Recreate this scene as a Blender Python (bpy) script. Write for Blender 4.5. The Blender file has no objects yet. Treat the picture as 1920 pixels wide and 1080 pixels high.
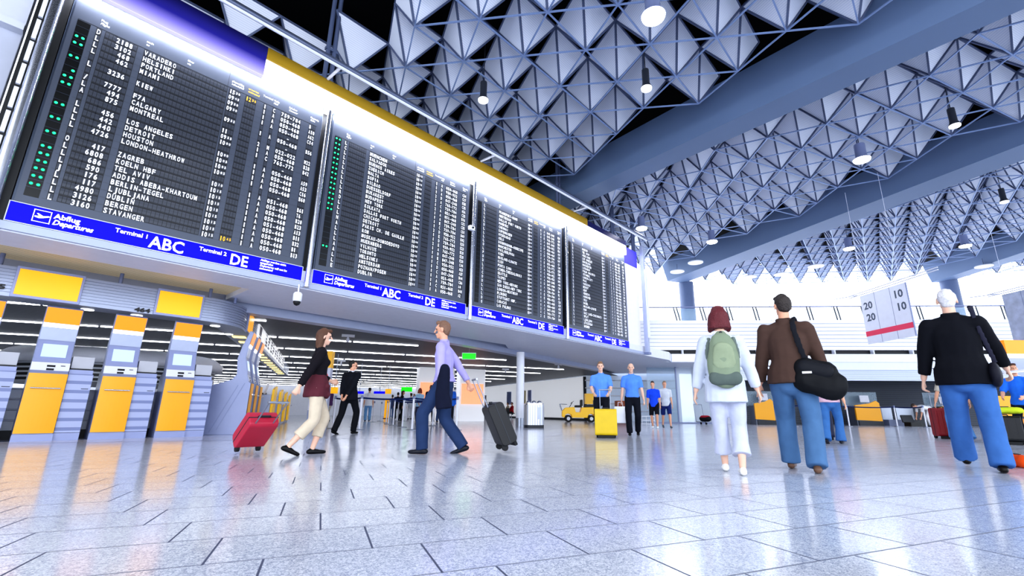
import bpy, bmesh, math, random
from math import sin, cos, pi, radians, sqrt, hypot, atan2, degrees, floor
from mathutils import Vector, Matrix, noise
V = Vector
random.seed(7)
SC = bpy.context.scene
COL = SC.collection
SC.view_settings.view_transform = 'Standard'
SC.view_settings.look = 'Medium High Contrast'
SC.view_settings.exposure = 0.12

# ------------------------------------------------------------------ camera
FPX, YAW, PITCH, ROLL, EYE, PCX, PCY = 870.76, 0.7269453, 0.2595324, -0.00853781, 0.569, 985.85, 540.23
_f = V((cos(YAW)*cos(PITCH), sin(YAW)*cos(PITCH), sin(PITCH)))
_r0 = V((sin(YAW), -cos(YAW), 0)); _d0 = _f.cross(_r0)
_r = cos(ROLL)*_r0 + sin(ROLL)*_d0; _d = -sin(ROLL)*_r0 + cos(ROLL)*_d0
CAMP = V((0, 0, EYE))
cd = bpy.data.cameras.new('camera'); cam = bpy.data.objects.new('camera', cd); COL.objects.link(cam)
cd.sensor_width = 36; cd.lens = FPX/1920*36; cd.shift_x = (960-PCX)/1920; cd.shift_y = (PCY-540)/1920
cd.clip_start = .05; cd.clip_end = 300
cam.matrix_world = Matrix((( _r.x, -_d.x, -_f.x, 0), (_r.y, -_d.y, -_f.y, 0), (_r.z, -_d.z, -_f.z, EYE), (0, 0, 0, 1)))
SC.camera = cam
def ray(px, py): return _r*(px-PCX) + _d*(py-PCY) + _f*FPX
def at(px, py, z=0.0):          # point of a level plane
    d = ray(px, py); return CAMP + d*((z-EYE)/d.z)
def atY(px, py, Y):             # point of a plane parallel to the boards
    d = ray(px, py); return CAMP + d*(Y/d.y)
def atplane(px, py, p0, n):
    d = ray(px, py); return CAMP + d*(n.dot(p0-CAMP)/n.dot(d))
AZT = radians(64.6)
E1 = V((cos(AZT), sin(AZT), 0)); E2 = V((sin(AZT), -cos(AZT), 0))
FU = V((cos(radians(-52)), sin(radians(-52)), 0)); FN = V((-FU.y, FU.x, 0))
def fac(u, D, z=0): return FU*u + FN*D + V((0, 0, z))
def facpx(px, py, D):
    q = atplane(px, py, FN*D, FN); return q.dot(FU), q.z

# ------------------------------------------------------------------ materials
def lin(c):
    if isinstance(c, str):
        c = c.lstrip('#'); c = [int(c[i:i+2], 16)/255 for i in (0, 2, 4)]
    return tuple((x/12.92 if x <= .04045 else ((x+.055)/1.055)**2.4) for x in c)
MATS = {}
def mat(name, col, rough=.5, metal=0, emit=0, var=.06, scale=6, spec=.5, alpha=1, ecol=None, bump=0):
    if name in MATS: return MATS[name]
    m = bpy.data.materials.new(name); m.use_nodes = True; MATS[name] = m
    nt = m.node_tree; p = nt.nodes['Principled BSDF']; c = lin(col)
    p.inputs['Roughness'].default_value = rough; p.inputs['Metallic'].default_value = metal
    p.inputs['Specular IOR Level'].default_value = spec
    p.inputs['Base Color'].default_value = (*c, 1)
    if var or bump:
        tc = nt.nodes.new('ShaderNodeTexCoord'); nz = nt.nodes.new('ShaderNodeTexNoise')
        nz.inputs['Scale'].default_value = scale; nz.inputs['Detail'].default_value = 4
        nt.links.new(tc.outputs['Object'], nz.inputs['Vector'])
        if var:
            mx = nt.nodes.new('ShaderNodeMix'); mx.data_type = 'RGBA'
            mx.inputs['A'].default_value = (*[x*(1-var) for x in c], 1); mx.inputs['B'].default_value = (*[min(1, x*(1+var)) for x in c], 1)
            nt.links.new(nz.outputs['Fac'], mx.inputs['Factor']); nt.links.new(mx.outputs['Result'], p.inputs['Base Color'])
        if bump:
            b = nt.nodes.new('ShaderNodeBump'); b.inputs['Strength'].default_value = bump; b.inputs['Distance'].default_value = .02
            nt.links.new(nz.outputs['Fac'], b.inputs['Height']); nt.links.new(b.outputs['Normal'], p.inputs['Normal'])
    if emit:
        p.inputs['Emission Color'].default_value = (*(lin(ecol) if ecol else c), 1); p.inputs['Emission Strength'].default_value = emit
    if alpha < 1:
        p.inputs['Alpha'].default_value = alpha
    return m
def stripes(name, c0, c1, axis, pitch, duty, rough=.5, metal=0, rot=0):
    """lines every pitch metres along an axis of object space"""
    m = mat(name, c0, rough, metal, var=0); nt = m.node_tree; p = nt.nodes['Principled BSDF']
    tc = nt.nodes.new('ShaderNodeTexCoord'); mp = nt.nodes.new('ShaderNodeMapping'); sx = nt.nodes.new('ShaderNodeSeparateXYZ')
    mp.inputs['Rotation'].default_value = (0, 0, rot)
    nt.links.new(tc.outputs['Object'], mp.inputs['Vector']); nt.links.new(mp.outputs['Vector'], sx.inputs['Vector'])
    d = nt.nodes.new('ShaderNodeMath'); d.operation = 'DIVIDE'; d.inputs[1].default_value = pitch
    fr = nt.nodes.new('ShaderNodeMath'); fr.operation = 'FRACT'; lt = nt.nodes.new('ShaderNodeMath'); lt.operation = 'LESS_THAN'; lt.inputs[1].default_value = duty
    nt.links.new(sx.outputs['XYZ'.index(axis)], d.inputs[0]); nt.links.new(d.outputs[0], fr.inputs[0]); nt.links.new(fr.outputs[0], lt.inputs[0])
    mx = nt.nodes.new('ShaderNodeMix'); mx.data_type = 'RGBA'; mx.inputs['A'].default_value = (*lin(c0), 1); mx.inputs['B'].default_value = (*lin(c1), 1)
    nt.links.new(lt.outputs[0], mx.inputs['Factor']); nt.links.new(mx.outputs['Result'], p.inputs['Base Color'])
    return m
def floor_mat():
    m = bpy.data.materials.new('granite_floor'); m.use_nodes = True; nt = m.node_tree; N = nt.nodes; L = nt.links; p = N['Principled BSDF']
    tc = N.new('ShaderNodeTexCoord'); sx = N.new('ShaderNodeSeparateXYZ'); mp = N.new('ShaderNodeMapping')
    mp.inputs['Rotation'].default_value = (0, 0, -AZT)     # x -> along E1, y -> -E2
    L.new(tc.outputs['Object'], mp.inputs['Vector']); L.new(mp.outputs['Vector'], sx.inputs['Vector'])
    def M(op, a, b=None):
        n = N.new('ShaderNodeMath'); n.operation = op
        for i, x in enumerate((a, b)):
            if x is None: continue
            if isinstance(x, (int, float)): n.inputs[i].default_value = x
            else: L.new(x, n.inputs[i])
        return n.outputs[0]
    u = M('DIVIDE', M('SUBTRACT', sx.outputs[0], 2.275), .415)
    row = M('FLOOR', u); fu = M('SUBTRACT', u, row)
    v = M('MULTIPLY', sx.outputs[1], -1)
    w = M('DIVIDE', M('ADD', M('SUBTRACT', v, .26), M('MULTIPLY', row, .205)), .615)
    cell = M('FLOOR', w); fw = M('SUBTRACT', w, cell)
    l1 = M('MULTIPLY', M('LESS_THAN', fu, .026), .7); l2 = M('LESS_THAN', fw, .015)
    big = M('LESS_THAN', M('ABSOLUTE', M('SUBTRACT', sx.outputs[0], 10.55)), .03)
    line = M('MAXIMUM', l1, M('MAXIMUM', l2, big))
    cb = N.new('ShaderNodeCombineXYZ'); L.new(row, cb.inputs[0]); L.new(cell, cb.inputs[1])
    wn = N.new('ShaderNodeTexWhiteNoise'); wn.noise_dimensions = '2D'; L.new(cb.outputs[0], wn.inputs['Vector'])
    nz = N.new('ShaderNodeTexNoise'); nz.inputs['Scale'].default_value = 150; nz.inputs['Detail'].default_value = 3; nz.inputs['Roughness'].default_value = .7
    L.new(tc.outputs['Object'], nz.inputs['Vector'])
    vo = N.new('ShaderNodeTexVoronoi'); vo.inputs['Scale'].default_value = 90; L.new(tc.outputs['Object'], vo.inputs['Vector'])
    cr = N.new('ShaderNodeValToRGB'); cr.color_ramp.elements[0].position = .36; cr.color_ramp.elements[0].color = (*lin('#979fb5'), 1)
    cr.color_ramp.elements[1].position = .62; cr.color_ramp.elements[1].color = (*lin('#f1f4fb'), 1)
    L.new(M('ADD', M('MULTIPLY', nz.outputs['Fac'], .8), M('MULTIPLY', vo.outputs['Color'], .2)), cr.inputs[0])
    br = N.new('ShaderNodeMix'); br.data_type = 'RGBA'; br.blend_type = 'MULTIPLY'; br.inputs['Factor'].default_value = 1
    L.new(cr.outputs[0], br.inputs['A'])
    gv = M('ADD', M('MULTIPLY', wn.outputs['Value'], .10), .92)
    cg = N.new('ShaderNodeCombineXYZ'); [L.new(gv, cg.inputs[i]) for i in range(3)]
    L.new(cg.outputs[0], br.inputs['B'])
    mx = N.new('ShaderNodeMix'); mx.data_type = 'RGBA'; L.new(line, mx.inputs['Factor']); L.new(br.outputs['Result'], mx.inputs['A']); mx.inputs['B'].default_value = (*lin('#3c4560'), 1)
    L.new(mx.outputs['Result'], p.inputs['Base Color'])
    L.new(M('ADD', M('MULTIPLY', line, .4), M('ADD', M('MULTIPLY', nz.outputs['Fac'], 0.08), .10)), p.inputs['Roughness'])
    p.inputs['Specular IOR Level'].default_value = .75
    return m

M_white = mat('white_paint', '#eceef6', .45)
M_offw = mat('offwhite_paint', '#e0e2ee', .5)
M_grey = mat('grey_paint', '#8f98b4', .5)
M_lav = mat('lavender_grey_metal', '#aab2ca', .35, .2)
M_lavd = mat('darker_lavender_metal', '#7d86a8', .4, .2)
M_chrome = mat('brushed_steel', '#c9ccd6', .22, .95, var=.1, scale=2)
M_steel = mat('satin_steel', '#9aa0ad', .35, .8)
M_black = mat('black_plastic', '#08090d', .5, var=0)
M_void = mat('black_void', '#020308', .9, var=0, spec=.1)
M_dark = mat('dark_grey', '#22262f', .5)
M_rubber = mat('dark_rubber', '#15161a', .7)
M_blue = mat('signal_blue', '#0500b4', .4, emit=.72, ecol='#0600f4', var=0, spec=.15)
M_navy = mat('navy_board', '#07084a', .35, emit=.25, var=0)
M_wtext = mat('white_lettering', '#ffffff', .4, emit=.9, var=0)
M_flaptext = mat('flap_lettering', '#f4f6ff', .5, emit=.62, var=0)
M_ytext = mat('amber_lettering', '#f0b020', .5, emit=.7, var=0)
M_led = mat('green_led', '#20ff8a', .4, emit=1.3, ecol='#14f08a', var=0)
M_yelsign = mat('yellow_light_sign', '#f0b000', .4, emit=.5, ecol='#ffae00', var=.08, scale=1.5)
M_orsign = mat('orange_light_sign', '#e88600', .4, emit=.55, ecol='#ff8c00', var=.05)
M_yelpan = mat('yellow_panel', '#e6a200', .4, emit=.10, ecol='#ffa800', var=.05, scale=1)
M_yelpan2 = mat('bright_yellow_panel', '#ffcb00', .35, emit=.15, ecol='#ffb400', var=.05, scale=1)
M_gold = mat('mustard_fascia', '#a8850f', .6, emit=.0, var=.05)
M_lit = mat('lit_white', '#ffffff', .4, emit=1.25, var=0)
M_screen = mat('pale_screen', '#9fb6d6', .2, emit=.5, ecol='#cfe2fa', var=0)
M_tube = mat('light_tube', '#ffffff', .4, emit=8, ecol='#f2f6ff', var=0)
M_win = mat('bright_daylight_glass', '#ffffff', .3, emit=2.6, ecol='#f3f7ff', var=0)
M_lampglow = mat('lamp_glow', '#ffffff', .4, emit=14, ecol='#f4f6ff', var=0)
M_green = mat('green_exit_panel', '#10e010', .4, emit=.75, ecol='#00d800', var=0)
M_red = mat('red_paint', '#c81e2c', .4, emit=.1)
M_baffle = stripes('baffle_panel', '#e6eaf5', '#d2d9ea', 'Z', .05, .35, .6)
M_beam = mat('beam_paint', '#647897', .6, var=.05, scale=.5)
M_colm = mat('column_paint', '#5d6c8c', .5)
M_strut = mat('blue_grey_strut', '#8599c0', .45, .3, var=0)
M_strutd = mat('dark_strut', '#56617e', .5, .2, var=0)
def glassy(name, col, a, rough=.05):
    m = mat(name, col, rough, 0, var=0); nt = m.node_tree; p = nt.nodes['Principled BSDF']; out = nt.nodes['Material Output']
    t = nt.nodes.new('ShaderNodeBsdfTransparent'); t.inputs['Color'].default_value = (*lin('#eef4fb'), 1)
    mx = nt.nodes.new('ShaderNodeMixShader'); mx.inputs['Fac'].default_value = a
    nt.links.new(t.outputs[0], mx.inputs[1]); nt.links.new(p.outputs[0], mx.inputs[2]); nt.links.new(mx.outputs[0], out.inputs['Surface'])
    return m
M_glass = glassy('clear_glass', '#c6dbe6', .28)
M_frost = glassy('pale_glass', '#e2ebf6', .55, .2)

# ------------------------------------------------------------------ mesh builder
class G:
    def __init__(s): s.v = []; s.f = []; s.sm = []; s.mi = []; s.cur = 0
    def m(s, i): s.cur = i; return s
    def add(s, vs, fs, smooth=False):
        o = len(s.v); s.v += [V(x) for x in vs]
        for f in fs: s.f.append([i+o for i in f]); s.sm.append(smooth); s.mi.append(s.cur)
        return s
    def box(s, a, b, M=None):
        x0, y0, z0 = a; x1, y1, z1 = b
        vs = [V(c) for c in ((x0,y0,z0),(x1,y0,z0),(x1,y1,z0),(x0,y1,z0),(x0,y0,z1),(x1,y0,z1),(x1,y1,z1),(x0,y1,z1))]
        if M is not None: vs = [M @ q for q in vs]
        return s.add(vs, [(0,3,2,1),(4,5,6,7),(0,1,5,4),(1,2,6,5),(2,3,7,6),(3,0,4,7)])
    def obox(s, o, ux, uy, uz):   # box from corner and three edge vectors
        o, ux, uy, uz = V(o), V(ux), V(uy), V(uz)
        vs = [o, o+ux, o+ux+uy, o+uy, o+uz, o+ux+uz, o+ux+uy+uz, o+uy+uz]
        return s.add(vs, [(0,3,2,1),(4,5,6,7),(0,1,5,4),(1,2,6,5),(2,3,7,6),(3,0,4,7)])
    def rbox(s, a, b, r, seg=3, M=None, ax=2):   # box with rounded edges round one axis
        x0, y0, z0 = a; x1, y1, z1 = b
        lo = [(x0,x1),(y0,y1),(z0,z1)]; A = [0,1,2]; A.remove(ax); (p0,p1),(q0,q1) = lo[A[0]], lo[A[1]]
        pts = []
        for cx, cy, st in ((p1-r,q1-r,0),(p0+r,q1-r,90),(p0+r,q0+r,180),(p1-r,q0+r,270)):
            for k in range(seg+1):
                t = radians(st+90*k/seg); pts.append((cx+r*cos(t), cy+r*sin(t)))
        n = len(pts); vs = []
        for w in lo[ax]:
            for p, q in pts:
                c = [0,0,0]; c[A[0]] = p; c[A[1]] = q; c[ax] = w; vs.append(V(c))
        if M is not None: vs = [M @ c for c in vs]
        s.add(vs, [tuple(range(n))[::-1], tuple(range(n, 2*n))])
        o = len(s.v)-2*n
        for i in range(n): s.f.append([o+i, o+(i+1) % n, o+n+(i+1) % n, o+n+i]); s.sm.append(False); s.mi.append(s.cur)
        return s
    def prism(s, poly, o, ux, uy, ext):   # polygon in (ux,uy) plane, extruded by vector ext
        o, ux, uy, ext = V(o), V(ux), V(uy), V(ext); n = len(poly)
        a = [o+ux*p+uy*q for p, q in poly]
        return s.add(a+[q+ext for q in a], [tuple(range(n))[::-1], tuple(range(n, 2*n))]+[(i, (i+1) % n, n+(i+1) % n, n+i) for i in range(n)])
    def tube(s, a, b, r, n=8, r2=None, caps=True):
        a, b = V(a), V(b); r2 = r if r2 is None else r2; d = (b-a)
        if d.length < 1e-6: return s
        d.normalize(); x = d.orthogonal().normalized(); y = d.cross(x)
        vs = [a+(x*cos(2*pi*i/n)+y*sin(2*pi*i/n))*r for i in range(n)]+[b+(x*cos(2*pi*i/n)+y*sin(2*pi*i/n))*r2 for i in range(n)]
        s.add(vs, [(i, (i+1) % n, n+(i+1) % n, n+i) for i in range(n)], n > 5)
        if caps: s.add(vs, [tuple(range(n))[::-1], tuple(range(n, 2*n))])
        return s
    def path(s, pts, r, n=8):
        for a, b in zip(pts, pts[1:]): s.tube(a, b, r, n)
        return s
    def lathe(s, prof, o=(0,0,0), n=24, M=None):
        o = V(o); vs = []
        for r, z in prof:
            for i in range(n): vs.append(o+V((r*cos(2*pi*i/n), r*sin(2*pi*i/n), z)))
        if M is not None: vs = [M @ q for q in vs]
        fs = []
        for k in range(len(prof)-1):
            for i in range(n): fs.append((k*n+i, k*n+(i+1) % n, (k+1)*n+(i+1) % n, (k+1)*n+i))
        s.add(vs, fs, True)
        s.add(vs[:n], [tuple(range(n))[::-1]]); s.add(vs[-n:], [tuple(range(n))])
        return s
    def build(s, name, mats, parent=None, bevel=0, recalc=True, loc=None):
        me = bpy.data.meshes.new(name); me.from_pydata([tuple(q) for q in s.v], [], s.f)
        for m in (mats if isinstance(mats, (list, tuple)) else [mats]): me.materials.append(m)
        me.polygons.foreach_set('use_smooth', s.sm); me.polygons.foreach_set('material_index', s.mi)
        if recalc:
            bm = bmesh.new(); bm.from_mesh(me); bmesh.ops.recalc_face_normals(bm, faces=bm.faces); bm.to_mesh(me); bm.free()
        ob = bpy.data.objects.new(name, me); COL.objects.link(ob)
        if parent is not None: ob.parent = parent
        if loc is not None: ob.location = loc
        if bevel:
            b = ob.modifiers.new('bevel', 'BEVEL'); b.width = bevel; b.segments = 2; b.limit_method = 'ANGLE'
        return ob
def tag(o, label, cat=None, group=None):
    o['label'] = label
    if cat: o['category'] = cat
    if group: o['group'] = group
    return o
def thing(name, label, cat, loc=(0,0,0), rz=0, group=None, rot=None, scale=1):
    e = bpy.data.objects.new(name, None); COL.objects.link(e); e.location = loc
    e.rotation_euler = rot if rot else (0, 0, rz); e.scale = (scale,)*3; e.empty_display_size = .1
    return tag(e, label, cat, group)
def struct(o): o['kind'] = 'structure'; return o
def copy_tree(o, parent=None):
    c = o.copy(); COL.objects.link(c)
    if parent is not None: c.parent = parent
    for ch in list(o.children): copy_tree(ch, c)
    return c

# ------------------------------------------------------------------ lettering
_gl = {}
def glyphs(txt, bold=0):
    k = (txt, bold)
    if k in _gl: return _gl[k]
    cu = bpy.data.curves.new('t', 'FONT'); cu.body = txt; cu.size = 1; cu.resolution_u = 2; cu.offset = bold; cu.fill_mode = 'FRONT'
    ob = bpy.data.objects.new('t', cu); COL.objects.link(ob)
    dg = bpy.context.evaluated_depsgraph_get(); me = bpy.data.meshes.new_from_object(ob.evaluated_get(dg))
    vs = [v.co.copy() for v in me.vertices]; fs = [tuple(p.vertices) for p in me.polygons]
    bpy.data.objects.remove(ob); bpy.data.curves.remove(cu); bpy.data.meshes.remove(me)
    w = max([v.x for v in vs], default=0); _gl[k] = (vs, fs, w); return _gl[k]
def text(g, txt, o, ux, uz, size, width=None, bold=.012, shear=0, align='L', sx=1):
    vs, fs, w = glyphs(txt, bold); o, ux, uz = V(o), V(ux), V(uz)
    k = size*sx if width is None else width/max(w, 1e-6)
    off = {'L': 0, 'C': -w*k/2, 'R': -w*k}[align]
    g.add([o+ux*(v.x*k+off+shear*v.y*size)+uz*(v.y*size) for v in vs], fs); return g
def mono(g, txt, o, ux, uz, size, adv, cw=.75):
    o, ux, uz = V(o), V(ux), V(uz)
    for i, ch in enumerate(txt):
        if ch == ' ': continue
        vs, fs, w = glyphs(ch, .02); mnx = min(v.x for v in vs); ww = w-mnx
        k = size*1.0
        if ww*k > adv*cw: k = adv*cw/ww
        c = o+ux*(i*adv+adv*.5)
        g.add([c+ux*((v.x-mnx-ww/2)*k)+uz*(v.y*size) for v in vs], fs)
    return g
X, Y, Z = V((1,0,0)), V((0,1,0)), V((0,0,1))
# ================================================================== setting
fl = G().add([(-40,-30,0),(70,-30,0),(70,70,0),(-40,70,0)], [(0,1,2,3)]).build('floor', floor_mat()); struct(fl)
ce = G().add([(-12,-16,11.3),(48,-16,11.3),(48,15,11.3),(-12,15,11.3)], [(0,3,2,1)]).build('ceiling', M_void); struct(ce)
# ---- radial roof beams
def beam(n, p, az, width, y0, y1, z0=9.0, z1=10.45, cut=0):
    d = V((cos(az), sin(az), 0)); nn = V((sin(az), -cos(az), 0)); p = V((p[0], p[1], 0))
    g = G(); a, b = p+d*y0, p+d*y1
    q = [a, a+nn*width, b+nn*width+d*cut*0, b]
    vs = [V((c.x, c.y, z0)) for c in q]+[V((c.x, c.y, z1)) for c in q]
    vs[6] += d*cut; vs[7] += d*cut
    g.add(vs, [(0,3,2,1),(4,5,6,7),(0,1,5,4),(1,2,6,5),(2,3,7,6),(3,0,4,7)])
    return struct(g.build('trim_%d' % n, M_beam))
beam(1, (13.01, 3.03), radians(81.6), .90, -22, 11)
beam(2, (25.87, 7.67), radians(63.4), 1.30, -24, 5.6, cut=.5)
beam(3, (38.07, -1.84), radians(39.6), .95, -22, 2.2, cut=.5)
# ---- space-frame roof: hanging three-sided pyramids on a triangular grid
ZT, ZU = 9.41, 10.64
def lattice(n, o, v1, w1, ok, rng=range(-24, 25)):
    o, v1, w1 = V((*o, ZT)), V((*v1, 0)), V((*w1, 0)); up = V((0, 0, ZU-ZT))
    pan, thin, thick = G(), G(), G(); tips = {}
    for i in rng:
        for j in rng:
            t = o+v1*i+w1*j
            if ok(t.x, t.y): tips[i, j] = t
    for (i, j), t in tips.items():
        n0 = t-(v1+w1)/3+up; n1 = n0+v1; n2 = n0+w1
        c = (n0+n1+n2)/3
        for a, b in ((n0, n1), (n1, n2), (n2, n0)):
            q = [a+(c-a)*.03-up*.02, b+(c-b)*.03-up*.02, t+up*.05]
            pan.add(q, [(0, 1, 2)])
        for a in (n0, n1, n2): thick.tube(a, t, .032, 4, caps=False)
        for a, b in ((n0, n1), (n1, n2), (n2, n0)): thick.tube(a, b, .03, 4, caps=False)
        for di, dj in ((1, 0), (0, 1), (-1, 1)):
            if (i+di, j+dj) in tips: thin.tube(t, tips[i+di, j+dj], .024, 4, caps=False)
    a = struct(pan.build('ceiling_panels', M_baffle)); b = struct(thick.build('ceiling_struts', M_strutd)); c = struct(thin.build('ceiling_lattice', M_strut))
def side(p, az):
    return lambda x, y: (x-p[0])*sin(az)-(y-p[1])*cos(az)       # >0 to the right of a beam line
s1, s2, s3 = side((13.01, 3.03), radians(81.6)), side((25.87, 7.67), radians(63.4)), side((38.07, -1.84), radians(39.6))
lattice(1, (5.65, 9.38), (1.53, 0), (.65, 1.32), lambda x, y: s1(x, y) < -.55 and ((x > 4.2 and -3 < y < 11.6) or (x > 1.0 and 11.6 < y < 14)))
lattice(2, (18.13, -2.41), (1.5, -.68), (1.11, .92), lambda x, y: s1(x, y) > 1.5 and s2(x, y) < -.5 and y < 13.6 and .788*x+.616*y < 31.5 and y > -6)
lattice(3, (28.61, -.63), (.86, -1.21), (1.46, .13), lambda x, y: s2(x, y) > 2.0 and s3(x, y) < -.6 and .788*x+.616*y < 32.6 and y > -9)
lattice(4, (38.0, -6.5), (.3, -1.45), (1.4, -.5), lambda x, y: s3(x, y) > 2 and x < 42 and y > -9)
# ---- wall left of the boards
g = G(); g.box((-9, 10.3, 3.1), (-.78, 10.6, 11.3)); struct(g.build('wall_left', mat('left_wall_grey', '#b9bdcc', .6), bevel=.01))
g = G(); a = atY(8, 40, 10.2); g.box((-9, 10.12, a.z-.06), (-.78, 10.3, a.z+.06)); g.box((-9, 10.2, a.z+.06), (-.78, 10.3, a.z+1.5)); struct(g.build('trim_4', mat('left_trim_grey', '#cfd2de', .6)))
# dark wall behind the boards
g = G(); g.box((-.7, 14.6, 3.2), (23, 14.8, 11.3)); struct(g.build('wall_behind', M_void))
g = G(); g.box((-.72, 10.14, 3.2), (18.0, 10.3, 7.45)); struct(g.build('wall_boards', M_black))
# ---- upper floor slab over the low hall
slab = [(-9, 10.0), (23.2, 10.0)]
g = G()
c1 = fac(6.0, 24.5); c2 = fac(36, 24.5); c3 = fac(36, 32); c4 = fac(-2, 32)
poly = [(3.3, 10.02), (c1.x-1.0, 10.02), (c1.x, c1.y), (c2.x, c2.y), (c3.x, c3.y), (c4.x, c4.y), (13, 12.6), (3.3, 12.5)]
g.prism(poly, (0, 0, 3.08), X, Y, (0, 0, .4)); struct(g.build('ceiling_slab', M_offw))
struct(G().box((-9, 10.02, 3.08), (3.3, 10.95, 3.48)).build('ceiling_edge', M_offw))
M_warm = stripes('warm_slats', '#b8aa90', '#746a54', 'Y', .09, .28, .5); _p = M_warm.node_tree.nodes['Principled BSDF']; M_warm.node_tree.links.new(_p.inputs['Base Color'].links[0].from_socket, _p.inputs['Emission Color']); _p.inputs['Emission Strength'].default_value = .35  # slat colour also glows, in place of light inside the recess
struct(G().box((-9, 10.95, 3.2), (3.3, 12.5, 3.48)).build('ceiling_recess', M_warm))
g = G(); g.box((-9, 9.96, 3.1), (19.4, 10.02, 3.22)); struct(g.build('trim_5', M_lav))
# downstand beam and the low slatted ceiling behind
g = G(); g.prism([(-9, 12.4), (11, 12.8), (23.5, 14.9), (23.5, 15.3), (11, 13.2), (-9, 12.75)], (0, 0, 2.88), X, Y, (0, 0, .45)); struct(g.build('trim_6', M_lav))
M_slat = stripes('dark_slatted_ceiling', '#5a5e69', '#26282f', 'X', .11, .3, .5, .2, rot=-AZT)
g = G(); lo = [(-14, 12.5), (11, 12.9), (23.4, 15.0), (29.0, 16.8), (46, 56), (-14, 56)]
g.add([(x, y, 2.96) for x, y in lo], [(5, 4, 3, 2, 1, 0)]); struct(g.build('ceiling_low', M_slat))
# light strips in rows
k = 0
for j in range(0, 13):
    u = 14.55+3.25*j if j else 14.55
    if j == 0: u = 14.55
    vmax = 12.6 if j else 2.0
    vs0 = -16.0
    nn_ = 0
    seg = 2.4
    v = vs0
    while v < vmax:
        o = E1*u+E2*v+V((0, 0, 2.93)); e = E1*u+E2*(v+seg-.08)+V((0, 0, 2.93))
        inside = o.y > 13.6+max(0, (o.x-11)*.17) and e.y > 13.6+max(0, (e.x-11)*.17) and e.x < 26+(e.y-15)*.40 and o.x > -12 and e.y < 54
        if inside and not (j == 0 and v > -9):
            pass
        if inside:
            g = G(); g.obox(o-E1*.035, E1*.07, E2*(seg-.08), V((0, 0, .04)))
            L = g.build('ceiling_light', M_tube); tag(L, 'long white light strip recessed in the dark slatted low ceiling', 'ceiling light', 'rows of light strips in the low ceiling')
        v += seg
# column carrying the slab, far pillars
def column(n, x, y, r, z0, z1, m, lab, base=True):
    t = thing('column', lab, 'column', (x, y, z0))
    G().lathe([(r, .32 if base else 0), (r, z1-z0)], n=28).build('shaft', m, t)
    if base: G().lathe([(r+.01, 0), (r+.01, .32)], n=28).build('base_sleeve', M_steel, t)
    return t
column(1, 14.05, 12.75, .16, 0, 2.9, M_white, 'slim white round column with steel foot beside the metal waste bin')
cc = fac(0, 0)
column(2, 29.75, 12.0, .47, 3.5, 9.05, M_colm, 'thick blue grey column under the second roof beam, left of the two on the gallery', base=False)
column(3, 40.1, -1.25, .47, 3.5, 9.05, M_colm, 'thick blue grey column behind the white haired man in the black blazer', base=False)
# ---- gallery along the back facade
D0 = 24.5; uA, uB = 4.0, 36
def fbox(u0, u1, D_0, D_1, z0, z1, g=None):
    g = g or G(); return g.obox(fac(u0, D_0, z0), FU*(u1-u0), FN*(D_1-D_0), V((0, 0, z1-z0)))
struct(fbox(6.0, uB, D0-.06, D0, 3.1, 3.5).build('trim_7', M_white))
struct(fbox(uA, uB, D0+.35, D0+.5, 3.5, 3.75).build('trim_8', M_black))
g = G()
for k in range(8): fbox(uA, uB, D0, D0+.08, 3.72+k*.195, 3.72+k*.195+.162, g)
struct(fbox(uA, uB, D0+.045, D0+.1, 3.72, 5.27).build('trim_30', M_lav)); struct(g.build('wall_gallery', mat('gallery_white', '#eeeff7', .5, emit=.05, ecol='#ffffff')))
g = G()
for k in range(22): fbox(6.6+k*1.9, 6.66+k*1.9, D0+.1, D0+.35, 3.5, 3.74, g)
struct(g.build('trim_9', M_white))
t = thing('gallery_railing', 'thin grey handrail on paired slanted struts above the white louvred gallery front', 'railing', fac(uA, D0, 5.27))
o = fac(uA, D0, 5.27)
G().tube(fac(uA, D0, 5.97)-o, fac(uB, D0, 5.97)-o, .035).build('handrail', M_lavd, t)
for k in range(22):
    u = 6.35+k*1.36
    if u > uB-1: break
    g = G()
    for s in (0, .16): g.tube(fac(u+s+.12, D0+.1, 5.2)-o, fac(u+s-.08, D0-.05, 5.95)-o, .028, 6)
    g.build('strut', M_dark, t)
G().obox(fac(uA, D0+.12, 5.27)-o, FU*(uB-uA), FN*.02, V((0, 0, .64))).build('glass_panel', M_glass, t)
# bulkhead under the gallery, dark slatted back wall, daylight glazing
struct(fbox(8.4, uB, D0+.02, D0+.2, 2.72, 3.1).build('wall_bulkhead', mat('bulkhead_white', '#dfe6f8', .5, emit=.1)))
M_shut = stripes('white_shutter', '#e2e8f6', '#8f9bb8', 'Z', .062, .3, .5)
struct(fbox(8.4, uB, D0+.15, D0+.3, 2.2, 2.72).build('trim_10', M_shut))
M_bslat = stripes('dark_slat_wall', '#5a606c', '#23262c', 'Z', .07, .42, .5, .2)
struct(fbox(8.4, uB, 29.5, 29.7, 0, 3.1).build('wall_back', M_bslat))
struct(fbox(-8, 48, 33.0, 33.1, 3.5, 11.0).build('window_1', M_win))
g = G()
for k in range(26): fbox(-8+k*2.1, -7.95+k*2.1, 32.92, 33.0, 3.5, 11, g)
fbox(-8, 48, 32.9, 33, 10.3, 10.5, g); struct(g.build('trim_11', mat('mullion', '#e6eefc', .5, emit=.8)))
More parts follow.
